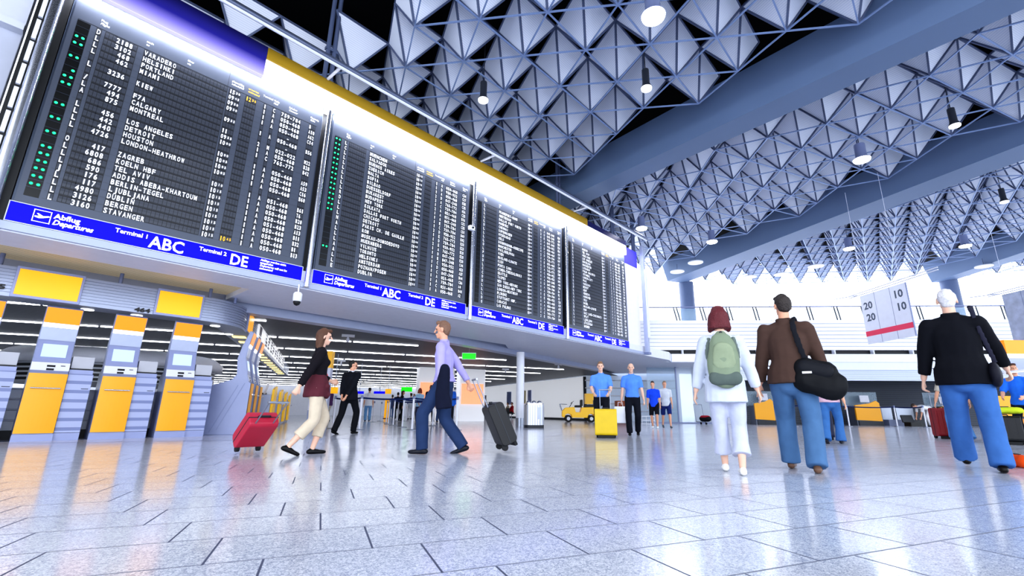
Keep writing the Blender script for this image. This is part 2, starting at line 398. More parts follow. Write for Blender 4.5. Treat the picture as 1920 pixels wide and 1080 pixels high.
# white corridor wall at the right of the low hall
p0 = V((26.65, 18.33, 0)); dw = V((32.9-26.65, 34.4-18.33, 0)).normalized(); nw = V((dw.y, -dw.x, 0))
g = G(); g.obox(p0, dw*19, nw*.2, V((0, 0, 2.9))); struct(g.build('wall_corridor', mat('corridor_white', '#f4f6fb', .4, emit=.3)))  # wall glows to stand in for ceiling light washing it
g = G(); g.obox(p0-nw*.03, dw*19, nw*.03, V((0, 0, .15))); struct(g.build('baseboard_corridor', M_dark))
g = G(); g.obox(p0-nw*.05-dw*.05, dw*.1, nw*.3, V((0, 0, 2.9))); struct(g.build('trim_12', M_dark))
q = p0+dw*17.2-nw*.02
g = G(); g.obox(q, dw*1.2, nw*.01, V((0, 0, 2.1))); struct(g.build('door_1', mat('brown_door', '#5c4a58', .5)))
# end wall of the low hall
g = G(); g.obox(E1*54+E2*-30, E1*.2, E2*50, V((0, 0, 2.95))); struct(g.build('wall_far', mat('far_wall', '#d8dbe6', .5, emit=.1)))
for (px, w, lab) in ((880, 1.5, 'broad white pillar with an orange backlit poster behind the exit sign'), (812, 2.0, 'white pillar with an orange backlit poster behind the queue')):
    q = at(px, 789.5); t = thing('poster_pillar', lab, 'pillar', q, AZT)
    G().box((-.45, -w/2, 0), (.45, w/2, 2.95)).build('pillar_block', mat('glowing_white_pillar', '#f2f3f7', .5, emit=.22), t)  # block glows faintly so it looks white in the dim hall
    G().box((-.5, -w/2+.12, .95), (-.45, w/2-.08, 2.1)).build('backlit_poster', mat('orange_poster', '#ffb088', .4, emit=.7, ecol='#ff9c6a'), t)
# glass walls to the right of the slab corner
for px0, px1, nm in ((1216, 1272, 1), (1272, 1352, 2)):
    D = 27.2; u0 = facpx(px0, 760, D)[0]; u1 = facpx(px1, 760, D)[0]
    struct(fbox(u0, u1-.05, D, D+.04, .05, 3.05).build('window_%d' % (nm+1), M_frost if nm == 2 else M_glass))
    g = G(); fbox(u1-.06, u1, D-.03, D+.07, 0, 3.08, g); fbox(u0, u1, D-.02, D+.06, 0, .06, g); struct(g.build('trim_%d' % (12+nm), M_lavd))
g = G(); fbox(facpx(1352, 760, 27.2)[0], 10.0, 27.2, 29.5, 0, 3.08, g); struct(g.build('wall_side', M_offw))
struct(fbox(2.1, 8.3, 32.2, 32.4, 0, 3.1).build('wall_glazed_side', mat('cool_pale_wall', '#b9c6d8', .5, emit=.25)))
for k in range(5): struct(fbox(2, 8, 31.9, 32.2, .6+k*.5, .66+k*.5).build('trim_%d' % (20+k), M_white))
# outer shell far to the left and behind the queue
g = G(); g.box((-14, 12.6, 0), (-13.8, 56, 2.96)); struct(g.build('wall_far_left', M_grey))
# ================================================================== lights
W = bpy.data.worlds.new('hall_light'); SC.world = W; W.use_nodes = True
bg = W.node_tree.nodes['Background']; bg.inputs[0].default_value = (*lin('#e6effb'), 1); bg.inputs[1].default_value = 3.2
def area(name, loc, target, sx, sy, power, col='#ffffff'):
    l = bpy.data.lights.new(name, 'AREA'); l.shape = 'RECTANGLE'; l.size = sx; l.size_y = sy; l.energy = power; l.color = lin(col)
    o = bpy.data.objects.new(name, l); COL.objects.link(o); o.location = loc
    o.rotation_euler = (V(target)-V(loc)).to_track_quat('-Z', 'Y').to_euler(); return o
area('rear_fill', (-11, -13, 6.5), (12, 6, 5), 30, 9, 2300, '#f0f4ff')  # unseen fill lamp added behind the camera to brighten roof panels and floor

def lamp(x, y, z, p):
    l = bpy.data.lights.new('floor_spot', 'SPOT'); l.energy = p; l.spot_size = radians(125); l.spot_blend = .6; l.shadow_soft_size = .22; l.color = lin('#f4f7ff')
    o = bpy.data.objects.new('floor_spot', l); COL.objects.link(o); o.location = (x, y, z)
# ================================================================== departure boards
M_panel = mat('board_face', '#535967', .36, .25, var=.1, scale=1.2)
M_frame = mat('board_frame', '#4a5364', .3, .5)
M_flap = mat('flap_black', '#40444e', .32, .1, var=0, spec=.6)
M_ledbox = mat('led_box', '#05070a', .3, var=0)
COLS = [(0.0, 1), (.115, 3), (.262, 5), (.655, 27), (2.045, 4), (2.35, 4), (2.70, 1), (2.885, 1), (3.06, 7), (3.675, 3)]
ADV = {0: .06, 1: .05, 2: .0585, 3: .0475, 4: .05, 5: .05, 6: .055, 7: .055, 8: .0605, 9: .047}
ADV[3] = .0588; COLS[3] = (.655, 22); ADV[3] = .0615
def rowz(k): return 6.863-.1299*k
R1 = ['D 2188 VARADERO|15 30|12 30|1|C|759-784|B', 'L 3102 HELSINKI|09 45||1|A|050-468|A10', 'L  468 PORTLAND|09 50||1|A|050-468|A62', 'L  462 MIAMI|09 50||1|A|050-468|C14', '',
 'L 3236 KIEW|09 55||1|A|050-468|B56', '|||||   -   |', '/ 7777 F7A|11 ||2|M|022-022|M22', 'L  494 CALGARY|09 55||1|A|050-468|B28', 'A  875 MONTREAL|10 00||1|C|765-772|B42', '|||||   -   |',
 'L  456 LOS ANGELES|10 00||1|A|050-468|A59', 'L  442 DETROIT|10 05||1|A|050-468|A53', 'L  440 HOUSTON|10 05||1|A|050-468|C16', 'L 4726 LONDON-HEATHROW|10 05||1|A|050-468|B60', '|||||   -   |',
 'O  417 ZAGREB|10 10||1|A|051-468|B61', 'L 6808 KOELN HBF|10 15||1|A|050-468|T6', 'L  686 TEL AVIV|10 15||1|A|050-468|B20', 'L  590 ADDIS ABEBA-KHARTOUM|10 15||1|A|050-468|B23', 'J  176 BERLIN-TEGEL|10 15||1|A|051-468|A13',
 'L  117 LJUBLJANA|10 15||1|A|050-468|B11', 'L 4980 DUBLIN|10 15||1|A|050-468|B32', 'L 3126 BERGEN|10 15||1|A|050-468|B1', 'L 3160 STAVANGER|10 15|10 45|1|A|050-468|B13']
def mk(cities, seed, let):
    rr = random.Random(seed); out = []
    for i, c in enumerate(cities):
        out.append('%s      %s|%s||%s|%s|%s|%s' % (let[i % len(let)], c, '10 %02d' % (15+5*(i//3)), rr.choice('1112'), rr.choice('AACEAD'), rr.choice(['050-468', '051-468', '765-772', '759-784', '847-348', '950-952']), rr.choice('ABCE')+str(rr.randint(1, 58))))
    return out
R2 = mk(['MUENCHEN', 'SALVADOR', 'BUENOS AIRES', 'ZUERICH', 'MALTA', 'SOFIA', 'BILBAO', 'DUESSELDORF', 'BUKAREST', 'BUDAPEST', 'NEW YORK', 'KOLKATA', 'DALLAS FORT WORTH', 'CHICAGO', 'DETROIT', 'PARIS CH. DE GAULLE', 'ROM', 'MOSKAU-DOMODEDOVO', 'NUERNBERG', 'VILNIUS', 'TORONTO', 'HELSINKI', 'AMSTERDAM', 'POZNAN/POSEN', 'DUBLIN'], 2, 'LCLLLLLLLLRDLLLNALLLAALLE')
R3 = mk(['FRANKFURT-HAHN', 'AMSTERDAM', 'DALLAS FORT WORTH', 'HAMBURG', 'CHENNAI', 'KOPENHAGEN', 'HYDERABAD', 'OSLO', 'BIRMINGHAM-ARRECIFE', 'MANCHESTER', 'PHILADELPHIA', 'WIEN', 'MAILAND-LINATE', 'KIEW', 'PUNTA CANA', 'ATHEN-THESSALONIKI', 'SEATTLE', 'TAIPEI', 'NEW YORK-NEWARK', 'SAN DIEGO-NEW YORK', 'LONDON-HEATHROW', 'FLORENZ', 'STUTTGART HBF.', 'CARACAS', 'LAS PALMAS'], 3, 'LLLLLDLLLLDLPDDLCCDDLLLDO')
R4 = mk(['MADRID', 'TEL AVIV', 'HONG KONG', 'LOS ANGELES', 'BARCELONA', 'MANCHESTER', 'LISSABON', 'PALMA MALLORCA', 'ISTANBUL', 'LONDON-CITY', 'PRAG', 'WARSCHAU', 'BEIRUT', 'GENF', 'VENEDIG', 'HANNOVER', 'OSLO', 'BASEL', 'MAILAND-LINATE', 'ROM', 'SALT LAKE-CINCINNATI', 'SPLIT', 'LJUBLJANA', 'STOCKHOLM', 'BREMEN'], 4, 'LDLLAL')
R1[4] = '|||||   -   |'
BD = [(-.35, 3.96), (4.19, 8.60), (8.84, 13.28), (13.56, 17.98)]
LEDS = [{3, 4, 6, 8, 9, 10, 13, 15, 17, 19, 20, 21, 22, 23, 24}, set(range(1, 16)) | {22}, set(), set()]
DESC = ['nearest black split-flap departures board at left, listing Varadero to Stavanger', 'second departures board from the left, listing Muenchen to Dublin', 'third departures board from the left, ending with Las Palmas', 'farthest departures board at the right end of the row of boards']
led0 = None
for bi, ((x0, x1), rows) in enumerate(zip(BD, (R1, R2, R3, R4))):
    t = thing('departures_board', DESC[bi], 'departures board', (x0, 10, 3.24), group='departures boards')
    S = (x1-x0)/4.31; off = V((x0, 10, 3.24))
    def bx(x): return (x+.35)*S                       # board coordinate -> local x
    def bz(z): return z-3.24
    g = G(); w = x1-x0; g.box((0, 0, .30), (w, .14, 4.26)); g.build('housing', M_frame, t, bevel=.006)
    g = G(); g.box((.03, -.012, .32), (w-.03, .0, 4.24)); g.build('face_panel', M_panel, t)
    # hanging flaps: one dark tile per character
    g = G()
    for ci, (cx, n) in enumerate(COLS): g.box((bx(cx)-.004, -.0145, bz(rowz(24))-.05), (bx(cx+n*ADV[ci])+.004, -.0125, bz(rowz(0))+.07))
    g.build('flap_backing', M_black, t)
    g = G(); a = .0
    for k in range(25):
        zc = bz(rowz(k))+.015
        for ci, (cx, n) in enumerate(COLS):
            for i in range(n):
                xa = bx(cx+i*ADV[ci])+.003; xb = bx(cx+(i+1)*ADV[ci])-.003
                g.add([(xa, -.017, zc-.052), (xb, -.017, zc-.052), (xb, -.017, zc+.001), (xa, -.017, zc+.001)], [(0, 1, 2, 3)])
                g.add([(xa, -.017, zc+.003), (xb, -.017, zc+.003), (xb, -.014, zc+.054), (xa, -.014, zc+.054)], [(0, 1, 2, 3)])
        g.add([(bx(-.05), -.0165, zc-.066), (bx(3.85), -.0165, zc-.066), (bx(3.85), -.0165, zc-.061), (bx(-.05), -.0165, zc-.061)], [(0, 1, 2, 3)])
    g.build('flap_grid', M_flap, t, recalc=False)
    g = G(); g.box((bx(-.247), -.016, bz(3.68)), (bx(-.083), -.012, bz(6.93)))
    for k in range(24): g.m(1).box((bx(-.247), -.0175, bz(rowz(k))-.05), (bx(-.083), -.016, bz(rowz(k))-.045))
    g.build('lamp_column', [M_ledbox, M_frame], t)
    for k in sorted(LEDS[bi]):
        for s in ((0, 1) if not (bi == 0 and k == 8) else (1,)):
            if led0 is None: led0 = G().lathe([(.0215, 0), (.0215, .004), (.012, .008)], n=12, M=Matrix.Rotation(pi/2, 4, 'X')).build('indicator_lamp', M_led, t); o = led0
            else: o = led0.copy(); COL.objects.link(o); o.parent = t
            o.location = (bx(-.205+.078*s), -.016, bz(rowz(k-1))+.014)
    # rows of lettering
    for k, rw in enumerate(rows):
        if not rw: continue
        P = (rw.split('|')+['']*7)[:7]; g = G(); z = bz(rowz(k)); yy = -.021; sz = .130
        if P[0]:
            mono(g, P[0][0], (bx(COLS[0][0]), yy, z-.044), X, Z, sz, .06*S)
            num = P[0][1:6].strip(); 
            if num: mono(g, num, (bx(.262+.0585*(4-len(num))), yy, z-.044), X, Z, sz, .0585*S)
            city = P[0][7:] if len(P[0]) > 6 and not P[0][6] == ' ' else P[0][7:]
            city = P[0][6:].strip() if P[0][6:7] == ' ' else P[0][7:]
            mono(g, city, (bx(.655), yy, z-.044), X, Z, sz, min(.0615, 1.38/max(1, len(city)))*S)
        for ci, s in ((4, P[1]), (5, P[2])):
            if not s: continue
            h, mi = (s.split(' ')+[''])[:2]; g.m(1 if ci == 5 else 0)
            mono(g, h, (bx(COLS[ci][0]), yy, z-.044), X, Z, sz, .052*S); mono(g, mi, (bx(COLS[ci][0]+.112), yy, z-.015), X, Z, .072, .046*S, .62); g.m(0)
        mono(g, P[3], (bx(2.70), yy, z-.044), X, Z, sz, .05*S); mono(g, P[4], (bx(2.885), yy, z-.044), X, Z, sz, .055*S)
        mono(g, P[5], (bx(3.06), yy, z-.044), X, Z, sz, .0605*S); mono(g, P[6], (bx(3.675), yy, z-.044), X, Z, sz, .047*S)
        if g.v: g.build('flight_row', [M_flaptext, M_ytext], t, recalc=False)
    # column headings
    g = G()
    for x, a, b in ((.02, 'Flug', 'Flight'), (.655, 'nach', 'to'), (1.29, 'über', 'via'), (2.06, 'planmäßig', 'scheduled'), (2.37, 'erwartet', 'estimated'), (2.66, 'Terminal', ''), (2.88, 'Halle', 'Hall'), (3.2, 'Schalter', 'Counter'), (3.68, 'Flugsteig', 'Gate')):
        g.m(1 if a == 'erwartet' else 0)
        text(g, a, (bx(x), -.0145, bz(7.09)), X, Z, .062, sx=.9); text(g, b, (bx(x), -.0145, bz(7.025)), X, Z, .062, shear=.2, sx=.9)
    g.build('column_headings', [M_flaptext, M_ytext], t, recalc=False)
    g = G(); g.box((bx(-.247), -.0145, bz(6.945)), (bx(3.85), -.012, bz(6.952))); g.box((bx(-.247), -.0145, bz(7.40)), (bx(3.9), -.012, bz(7.404))); g.box((bx(2.0), -.0145, bz(6.95)), (bx(2.004), -.012, bz(7.40)))
    g.build('header_line', M_black, t)
    # blue sign strip below
    g = G(); g.box((0, -.03, .0), (w, .1, .30)); sg = g.build('sign_strip', M_blue, t)
    g = G(); [g.box(a, b) for a, b in (((0, -.036, -.012), (w, .1, .0)), ((0, -.036, .30), (w, .02, .311)), ((-.012, -.036, -.012), (0, .1, .311)), ((w, -.036, -.012), (w+.012, .1, .311)))]
    g.build('sign_edging', M_offw, sg)
    g = G(); yy = -.0325
    x_, z_ = bx(-.09), bz(3.305); q = .195
    for a, b in (((0, 0), (q, .010)), ((0, q-.01), (q, q)), ((0, 0), (.010, q)), ((q-.01, 0), (q, q))): g.add([(x_+a[0], yy, z_+a[1]), (x_+b[0], yy, z_+a[1]), (x_+b[0], yy, z_+b[1]), (x_+a[0], yy, z_+b[1])], [(0, 1, 2, 3)])
    pl = [(.02, .085), (.05, .078), (.115, .088), (.075, .05), (.10, .052), (.15, .095), (.178, .105), (.182, .118), (.165, .124), (.11, .112), (.085, .13), (.06, .13), (.075, .107), (.045, .10), (.03, .112), (.018, .11)]
    pl = [(.02, .078), (.07, .066), (.12, .082), (.18, .112), (.184, .124), (.165, .128), (.11, .112), (.055, .142), (.035, .138), (.07, .104), (.02, .096)]
    g.add([(x_+a, yy, z_+b-.005) for a, b in pl], [tuple(range(len(pl)))])
    g.build('pictogram', M_wtext, sg, recalc=False)
    def word(s, *a, **k): text(G_ := G(), s, *a, **k); G_.build('lettering', M_wtext, sg, recalc=False)
    word('Abflug', (bx(.135), yy, bz(3.415)), X, Z, .115, width=.30*S, bold=.028); word('Departures', (bx(.13), yy, bz(3.315)), X, Z, .115, width=.47*S, bold=.028, shear=.25)
    word('Terminal 1', (bx(.865), yy, bz(3.415)), X, Z, .105, width=.43*S, bold=.02); word('ABC', (bx(1.335), yy, bz(3.28)), X, Z, .30, width=.50*S, bold=.02)
    word('Terminal 2', (bx(2.065), yy, bz(3.415)), X, Z, .105, width=.45*S, bold=.02); word('DE', (bx(2.58), yy, bz(3.28)), X, Z, .30, width=.32*S, bold=.02)
    for i, s in enumerate(('Abflüge werden nicht', 'ausgerufen', 'Departures will not be', 'announced')):
        word(s, (bx(3.12), yy, bz(3.475-.058*i)), X, Z, .062, sx=.92, bold=.025, shear=.2 if i > 1 else 0)
# ---- fascia above the boards, its lighting painted in as glow
M_blueglow = bpy.data.materials.new('blue_glow_band'); M_blueglow.use_nodes = True
nt = M_blueglow.node_tree; p = nt.nodes['Principled BSDF']; tc = nt.nodes.new('ShaderNodeTexCoord'); sx = nt.nodes.new('ShaderNodeSeparateXYZ'); mr = nt.nodes.new('ShaderNodeMapRange'); cr = nt.nodes.new('ShaderNodeValToRGB')
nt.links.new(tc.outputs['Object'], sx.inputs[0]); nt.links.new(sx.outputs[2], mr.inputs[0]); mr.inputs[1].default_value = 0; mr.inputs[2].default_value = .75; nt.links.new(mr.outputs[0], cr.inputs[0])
cr.color_ramp.elements[0].color = (*lin('#dcd8ff'), 1); cr.color_ramp.elements[1].color = (*lin('#05053a'), 1); e = cr.color_ramp.elements.new(.28); e.color = (*lin('#8f86f4'), 1); e = cr.color_ramp.elements.new(.52); e.color = (*lin('#1a129a'), 1)  # light falloff painted into the glow, dark at top to pale below
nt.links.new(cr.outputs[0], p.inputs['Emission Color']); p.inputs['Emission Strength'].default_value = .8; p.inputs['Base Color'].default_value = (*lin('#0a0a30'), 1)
t = thing('glow_fascia', 'long fascia with painted glow over the boards, blue at left then white under a mustard stripe', 'fascia', (-.35, 10, 7.5))
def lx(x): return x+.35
G().box((lx(-.40), -.10, 0), (lx(2.57), .2, .74)).build('blue_glow_band', M_blueglow, t)
G().box((lx(2.57), -.10, 0), (lx(18.0), .2, .43)).build('white_glow_band', M_lit, t)  # band's own glow stands in for lamps washing it
G().box((lx(2.57), -.12, .43), (lx(14.9), .2, .74)).build('mustard_stripe', M_gold, t, bevel=.03)
G().box((lx(14.9), -.11, .43), (lx(18.0), .2, .66)).build('navy_stripe', M_navy, t)
# ---- steel tubes beside and between the boards, end banner, end post
for x, lab in ((-.52, 'bright steel tube at the left edge of the nearest board'), (4.055, 'steel tube in the gap between the first and second board'), (8.70, 'steel tube in the gap between the second and third board'), (13.40, 'thin steel tube in the gap between the third and fourth board')):
    r = .075 if x < 0 else .055
    tag(G().tube((x, 9.88, 3.1), (x, 9.88, 9.9 if x < 0 else 7.42), r, 20).box((x-.05, 9.88, 3.12), (x+.05, 9.97, 3.2)).build('steel_tube', M_chrome), lab, 'tube')
g = G()
for k in range(14): g.box((-.67, 9.95, 3.3+k*.42), (-.62, 10.1, 3.3+k*.42+.36))
struct(g.build('trim_16', M_white)); struct(G().box((-.72, 10.0, 3.1), (-.36, 10.12, 9.9)).build('trim_17', M_black))
t = thing('end_banner', 'pale banner with a blue top hung at the right end of the boards', 'banner', (18.1, 10.05, 3.26))
G().box((0, 0, 0), (1.15, .03, 3.9)).build('banner_cloth', mat('pale_lavender_cloth', '#dedcf6', .5, emit=.12), t)
G().box((0, 0, 3.9), (1.15, .03, 4.72)).build('banner_top', mat('violet_blue_cloth', '#3a34c8', .5, emit=.25), t)
t = thing('end_post', 'tall pale steel post standing at the right end of the boards', 'post', (19.42, 9.82, 3.1))
G().box((-.09, -.05, .1), (.09, .12, 5.2)).build('post_body', M_lav, t, bevel=.01); G().box((-.05, -.09, .75), (.13, -.05, 4.0)).build('post_cover', M_offw, t); G().box((-.13, -.08, 0), (.13, .15, .1)).build('post_foot', M_lavd, t)
# ---- long tube light in front of the fascia, hangers
t = thing('tube_rail', 'long shiny steel tube on brackets running in front of the lit fascia', 'tube rail', (-1, 9.2, 8.2))
def pz(x): return .0
G().tube((0, 0, 0.02), (19.6, 0, .06), .085, 20).build('tube_body', mat('grey_tube', '#626a80', .34, .6), t)
G().tube((0, -.03, -.062), (19.6, -.03, -.022), .035, 8).build('light_line', mat('tube_reflector', '#d4d9ea', .35, emit=.12), t)
for x in (4.9, 9.9, 14.9): G().tube((x, 0, .0), (x, .66, .02), .035, 8).build('bracket', M_offw, t)
for x in (4.0, 13.45, 17.55, 19.45):
    t = thing('hanger', {4.0: 'pair of grey steel hanger rods dropping to the fascia left of the nearest pyramids', 13.45: 'grey hanger rods behind the fascia just left of the first roof beam', 17.55: 'grey hanger rods behind the navy end of the fascia', 19.45: 'grey hanger rods over the post at the right end of the boards'}[x], 'hanger rods', (x, 10.35, 8.0))
    for s in (0, .16): G().tube((s, 0, -.2), (s, 0, 3.2), .055, 10).build('rod', M_strutd, t)
    G().box((-.07, -.05, 1.4), (.23, .05, 1.48)).build('clamp', M_strutd, t)
# ---- ceiling-mounted cameras below the boards
def dome(x, y, z, lab):
    t = thing('security_camera', lab, 'security camera', (x, y, z))
    G().tube((0, 0, -.18), (0, 0, 0), .022, 10).build('stem', M_chrome, t); G().lathe([(.075, -.36), (.085, -.34), (.085, -.2), (.06, -.17)], n=20).build('housing', M_offw, t)
    G().lathe([(.012, -.45), (.05, -.43), (.07, -.39), (.072, -.355)], n=20).build('dome', M_black, t)
q = at(561, 534, 3.08); dome(q.x, q.y, 3.085, 'white dome camera hanging under the gap between the first two boards')
q = atY(883, 428, 9.82); t = thing('small_camera', 'small white camera clamped on the tube between second and third board', 'security camera', (q.x, 9.8, q.z))
G().box((-.09, -.06, -.07), (.09, .06, .07)).build('body', M_white, t, bevel=.02); G().tube((.0, -.09, 0), (0, -.05, 0), .03, 12).build('lens', M_dark, t)
q = atplane(1250, 676, FN*24.3, FN); t = thing('wall_camera', 'small white camera on the slab corner right of the boards', 'security camera', q)
G().box((-.16, -.08, -.08), (.16, .08, .08)).build('body', M_white, t, bevel=.02); G().tube((-.1, -.12, 0), (-.1, -.06, 0), .06, 12).build('lens', M_black, t)
area('board_fill', (8.8, 9.84, 7.49), (8.8, 10.14, 6.9), 18.4, .06, 330, '#eef2ff')  # hidden strip lamp added under the fascia to brighten the board tops
# ================================================================== check-in kiosks
M_kside = mat('kiosk_side', '#8b93b4', .4, .1)
M_kface = mat('kiosk_face', '#949cc2', .35, .1)
M_ribd = stripes('kiosk_ribs', '#a6aed0', '#7680aa', 'Z', .165, .35, .4)
def kiosk(loc, rz, label, group=None, deep=.55, rib=True):
    t = thing('check_in_kiosk', label, 'check-in kiosk', loc, rz, group)
    w = .5
    prof = [(0, .0), (0, 1.16), (.05, 1.20), (.10, 1.36), (.19, 1.76), (.17, 2.0), (.10, 2.36), (.18, 2.40), (.30, 2.02), (.36, 1.72), (.32, 1.36), (.40, 1.24), (deep-.1, 1.06), (deep, .86), (deep-.12, 0)] if deep > .8 else [(0, .0), (0, 1.16), (.05, 1.20), (.10, 1.36), (.19, 1.76), (.17, 2.0), (.10, 2.36), (.18, 2.40), (.30, 2.02), (.36, 1.72), (.34, 1.3), (deep, 1.22), (deep, 0)]
    G().prism([(a, b) for a, b in prof], (0, 0, 0), Y, Z, (w, 0, 0)).build('cabinet', M_kside, t, bevel=.008)
    G().box((-.006, -.012, 0), (w+.006, .0, .11)).build('plinth', M_kface, t)
    fp = G(); n = 8
    for i in range(n):
        a, b = i/n*w, (i+1)/n*w; ya = -.012-.018*(1-(2*a/w-1)**2); yb = -.012-.018*(1-(2*b/w-1)**2)
        fp.add([(a, ya, .13), (b, yb, .13), (b, yb, 1.155), (a, ya, 1.155), (a, .0, .13), (b, .0, .13), (b, .0, 1.155), (a, .0, 1.155)], [(0,1,2,3), (0,4,5,1), (3,2,6,7)])
    f = fp.build('front_panel', M_yelpan, t)
    h = G().tube((.06, -.06, .90), (w-.06, -.06, .90), .012, 8); h.build('grip_bar', M_chrome, f)
    if deep > .8:
        g = G()
        for a in (.0, .13): g.obox((-.012, .12+a, .86+.30*(1-a*1.2)), (.012, 0, 0), (.016, 0, 0) if False else (0, .012, .004), (0, .42, -1.06))
        g.build('side_seam', M_lavd, t)
    def slab(z0, z1, y0, y1, x0, x1, m, name, th=.006):   # plate lying on the front profile between two heights
        nrm = V((0, -(z1-z0), (y1-y0))).normalized()
        o = V((x0, y0, z0))+nrm*.001
        return G().obox(o, V((x1-x0, 0, 0)), V((0, y1-y0, z1-z0)), nrm*th).build(name, m, t)
    cp = slab(1.21, 1.355, .055, .098, .0, w, M_offw, 'control_panel')
    for a, b, c, d in ((.20, .31, 1.275, 1.31), (.20, .30, 1.215, 1.25), (.38, .44, 1.295, 1.307)):
        k = (a+b)/2
        y0 = .055+(c-1.21)/.145*.043; y1 = .055+(d-1.21)/.145*.043
        o = slab(c, d, y0-.006, y1-.006, a, b, M_black, 'card_slot', .004); o.parent = cp
    def yz(z): return .10+(z-1.36)/.40*.09
    slab(1.36, 1.755, .10, .19, .012, w-.012, M_kface, 'screen_bezel')
    slab(1.455, 1.69, yz(1.455)-.008, yz(1.69)-.008, .085, w-.085, M_screen, 'screen')
    slab(1.77, 1.99, .188, .171, .01, w-.01, M_lav, 'speaker_panel')
    slab(2.0, 2.075, .17, .149, .012, w-.012, M_lit, 'white_light_strip')
    slab(2.08, 2.355, .147, .101, .012, w-.012, M_orsign, 'orange_header')
    if rib:
        G().box((w+.004, .03, .0), (w+.35, deep, .125)).build('side_plinth', M_kface, t)
        G().box((w+.004, .02, .13), (w+.35, deep, 1.17)).build('ribbed_cabinet', M_ribd, t, bevel=.006)
        d = G().box((w+.01, .10, 1.17), (w+.34, deep-.02, 1.25)).build('printer_base', M_kface, t)
        G().box((w+.03, .12, 1.25), (w+.32, .16, 1.275)).build('paper_slot', M_black, d)
        G().box((w+.02, .14, 1.275), (w+.33, deep-.06, 1.50)).build('printer', mat('printer_grey', '#b9bac2', .5), t, bevel=.01)
        G().box((w+.22, .015, .90), (w+.32, .02, .912)).build('slot', M_dark, t)
    return t
KG = None
kiosk((-.60, 12.0, 0), 0, 'check-in kiosk cut by the left edge of the frame')
kiosk((.40, 12.0, 0), 0, 'orange topped check-in kiosk nearest the left edge, first in full view')
kiosk((1.38, 12.0, 0), 0, 'orange topped check-in kiosk in the middle of the three facing the hall')
kiosk((2.36, 12.0, 0), 0, 'orange topped check-in kiosk under the sign right of number 464')
rz2 = AZT
for k, lab in enumerate(('check-in kiosk seen from its broad grey side at the corner', 'second of the three kiosks seen edge-on around the corner', 'farthest of the three kiosks seen edge-on around the corner')):
    p = V((4.07, 12.30, 0))+E1*(.0+k*.95)
    kiosk(p, rz2, lab, deep=.95 if k == 0 else .6, rib=False)
# counters with yellow fronts further along the row
def counter(loc, rz, lab, group=None, w=1.0):
    t = thing('check_in_counter', lab, 'check-in counter', loc, rz, group)
    G().box((0, .05, 0), (w, .75, 1.0)).build('desk', M_lav, t, bevel=.01)
    g = G()
    g.prism([(0, .1), (w*.62, .1), (w*.62, 1.28), (0, 1.16)], (0, .04, 0), X, Z, (0, -.06, 0)); g.build('front_panel', M_yelpan2, t)
    G().tube((0, -.06, .75), (w, -.06, .75), .018, 8).build('rail', M_chrome, t)
    G().obox((w*.55, .3, 1.02), (.42, .05, 0), (-.03, .06, .02), (0, -.08, .34)).build('monitor', M_offw, t, bevel=.01)
    G().box((w*.7, .3, .98), (w*.8, .45, 1.08)).build('monitor_stand', M_dark, t)
    return t
CL = ['yellow fronted check-in counter just past the kiosks', 'yellow fronted check-in counter second past the kiosks', 'yellow fronted check-in counter third past the kiosks', 'yellow fronted check-in counter fourth past the kiosks, smallest in view']
for k in range(4): counter(V((4.3, 12.3, 0))+E1*(3.4+k*2.6), rz2, CL[k], w=1.5)
# ---- curved ribbed fascia with signs over the kiosks
M_ribf = mat('ribbed_fascia', '#9aa1b6', .3, .35, var=.04)
def sweep(path, nrm, prof):
    g = G(); n = len(prof); vs = []
    for p, q in zip(path, nrm):
        for a, z in prof: vs.append(p+q*a+V((0, 0, z)))
    fs = [(i*n+j, (i+1)*n+j, (i+1)*n+(j+1) % n, i*n+(j+1) % n) for i in range(len(path)-1) for j in range(n)]
    g.add(vs, fs); g.add(vs[:n], [tuple(range(n))[::-1]]); g.add(vs[-n:], [tuple(range(n))]); return g
R_ = 1.144; pth, nr = [V((-8, 12, 0)), V((2.8, 12, 0))], [V((0, -1, 0))]*2
for k in range(1, 13):
    a = radians(-90)+AZT*k/12; pth.append(V((2.8+R_*cos(a), 12+R_+R_*sin(a), 0))); nr.append(V((cos(a), sin(a), 0)))
E_ = pth[-1]; pth.append(E_+E1*17); nr.append(E2)
pf = []
for k in range(9):
    z = 2.46+k*.0578; pf += [(0, z), (0, z+.045), (-.02, z+.047), (-.02, z+.056)]
pf = [(-.55, 2.44)]+[(.0, 2.44)]+pf+[(-.08, 2.985), (-.1, 2.6), (-.55, 2.56)]
t = thing('kiosk_canopy', 'grey ribbed canopy curving over the check-in kiosks, numbered 464', 'canopy', (0, 0, 0))
sweep(pth, nr, pf).build('ribbed_fascia', M_ribf, t)
for x0, x1, nm in ((-.10, .80, 'sign'), (1.92, 2.76, 'sign')):
    s = G().box((x0, 11.965, 2.44), (x1, 12.0, 3.0)).build('sign_frame', M_kface, t, bevel=.008)
    G().box((x0+.04, 11.955, 2.49), (x1-.04, 11.966, 2.95)).build('sign_panel', M_yelsign, s)
g = G(); o = E_+E1*.35+E2*.0
g.obox(o+V((0, 0, 2.46)), E1*.9, E2*.03, V((0, 0, .52))); s = g.build('sign_frame', M_kface, t)
G().obox(o+E1*.06+E2*.03+V((0, 0, 2.49)), E1*.78, E2*.006, V((0, 0, .46))).build('sign_panel', M_yelsign, s)
g = G(); text(g, '464', atY(252, 583, 11.97), X, Z, .115, width=.25, bold=.04); text(g, '465', V((-.42, 11.97, 2.55)), X, Z, .115, width=.25, bold=.04)
g.build('bay_numbers', M_black, t, recalc=False)
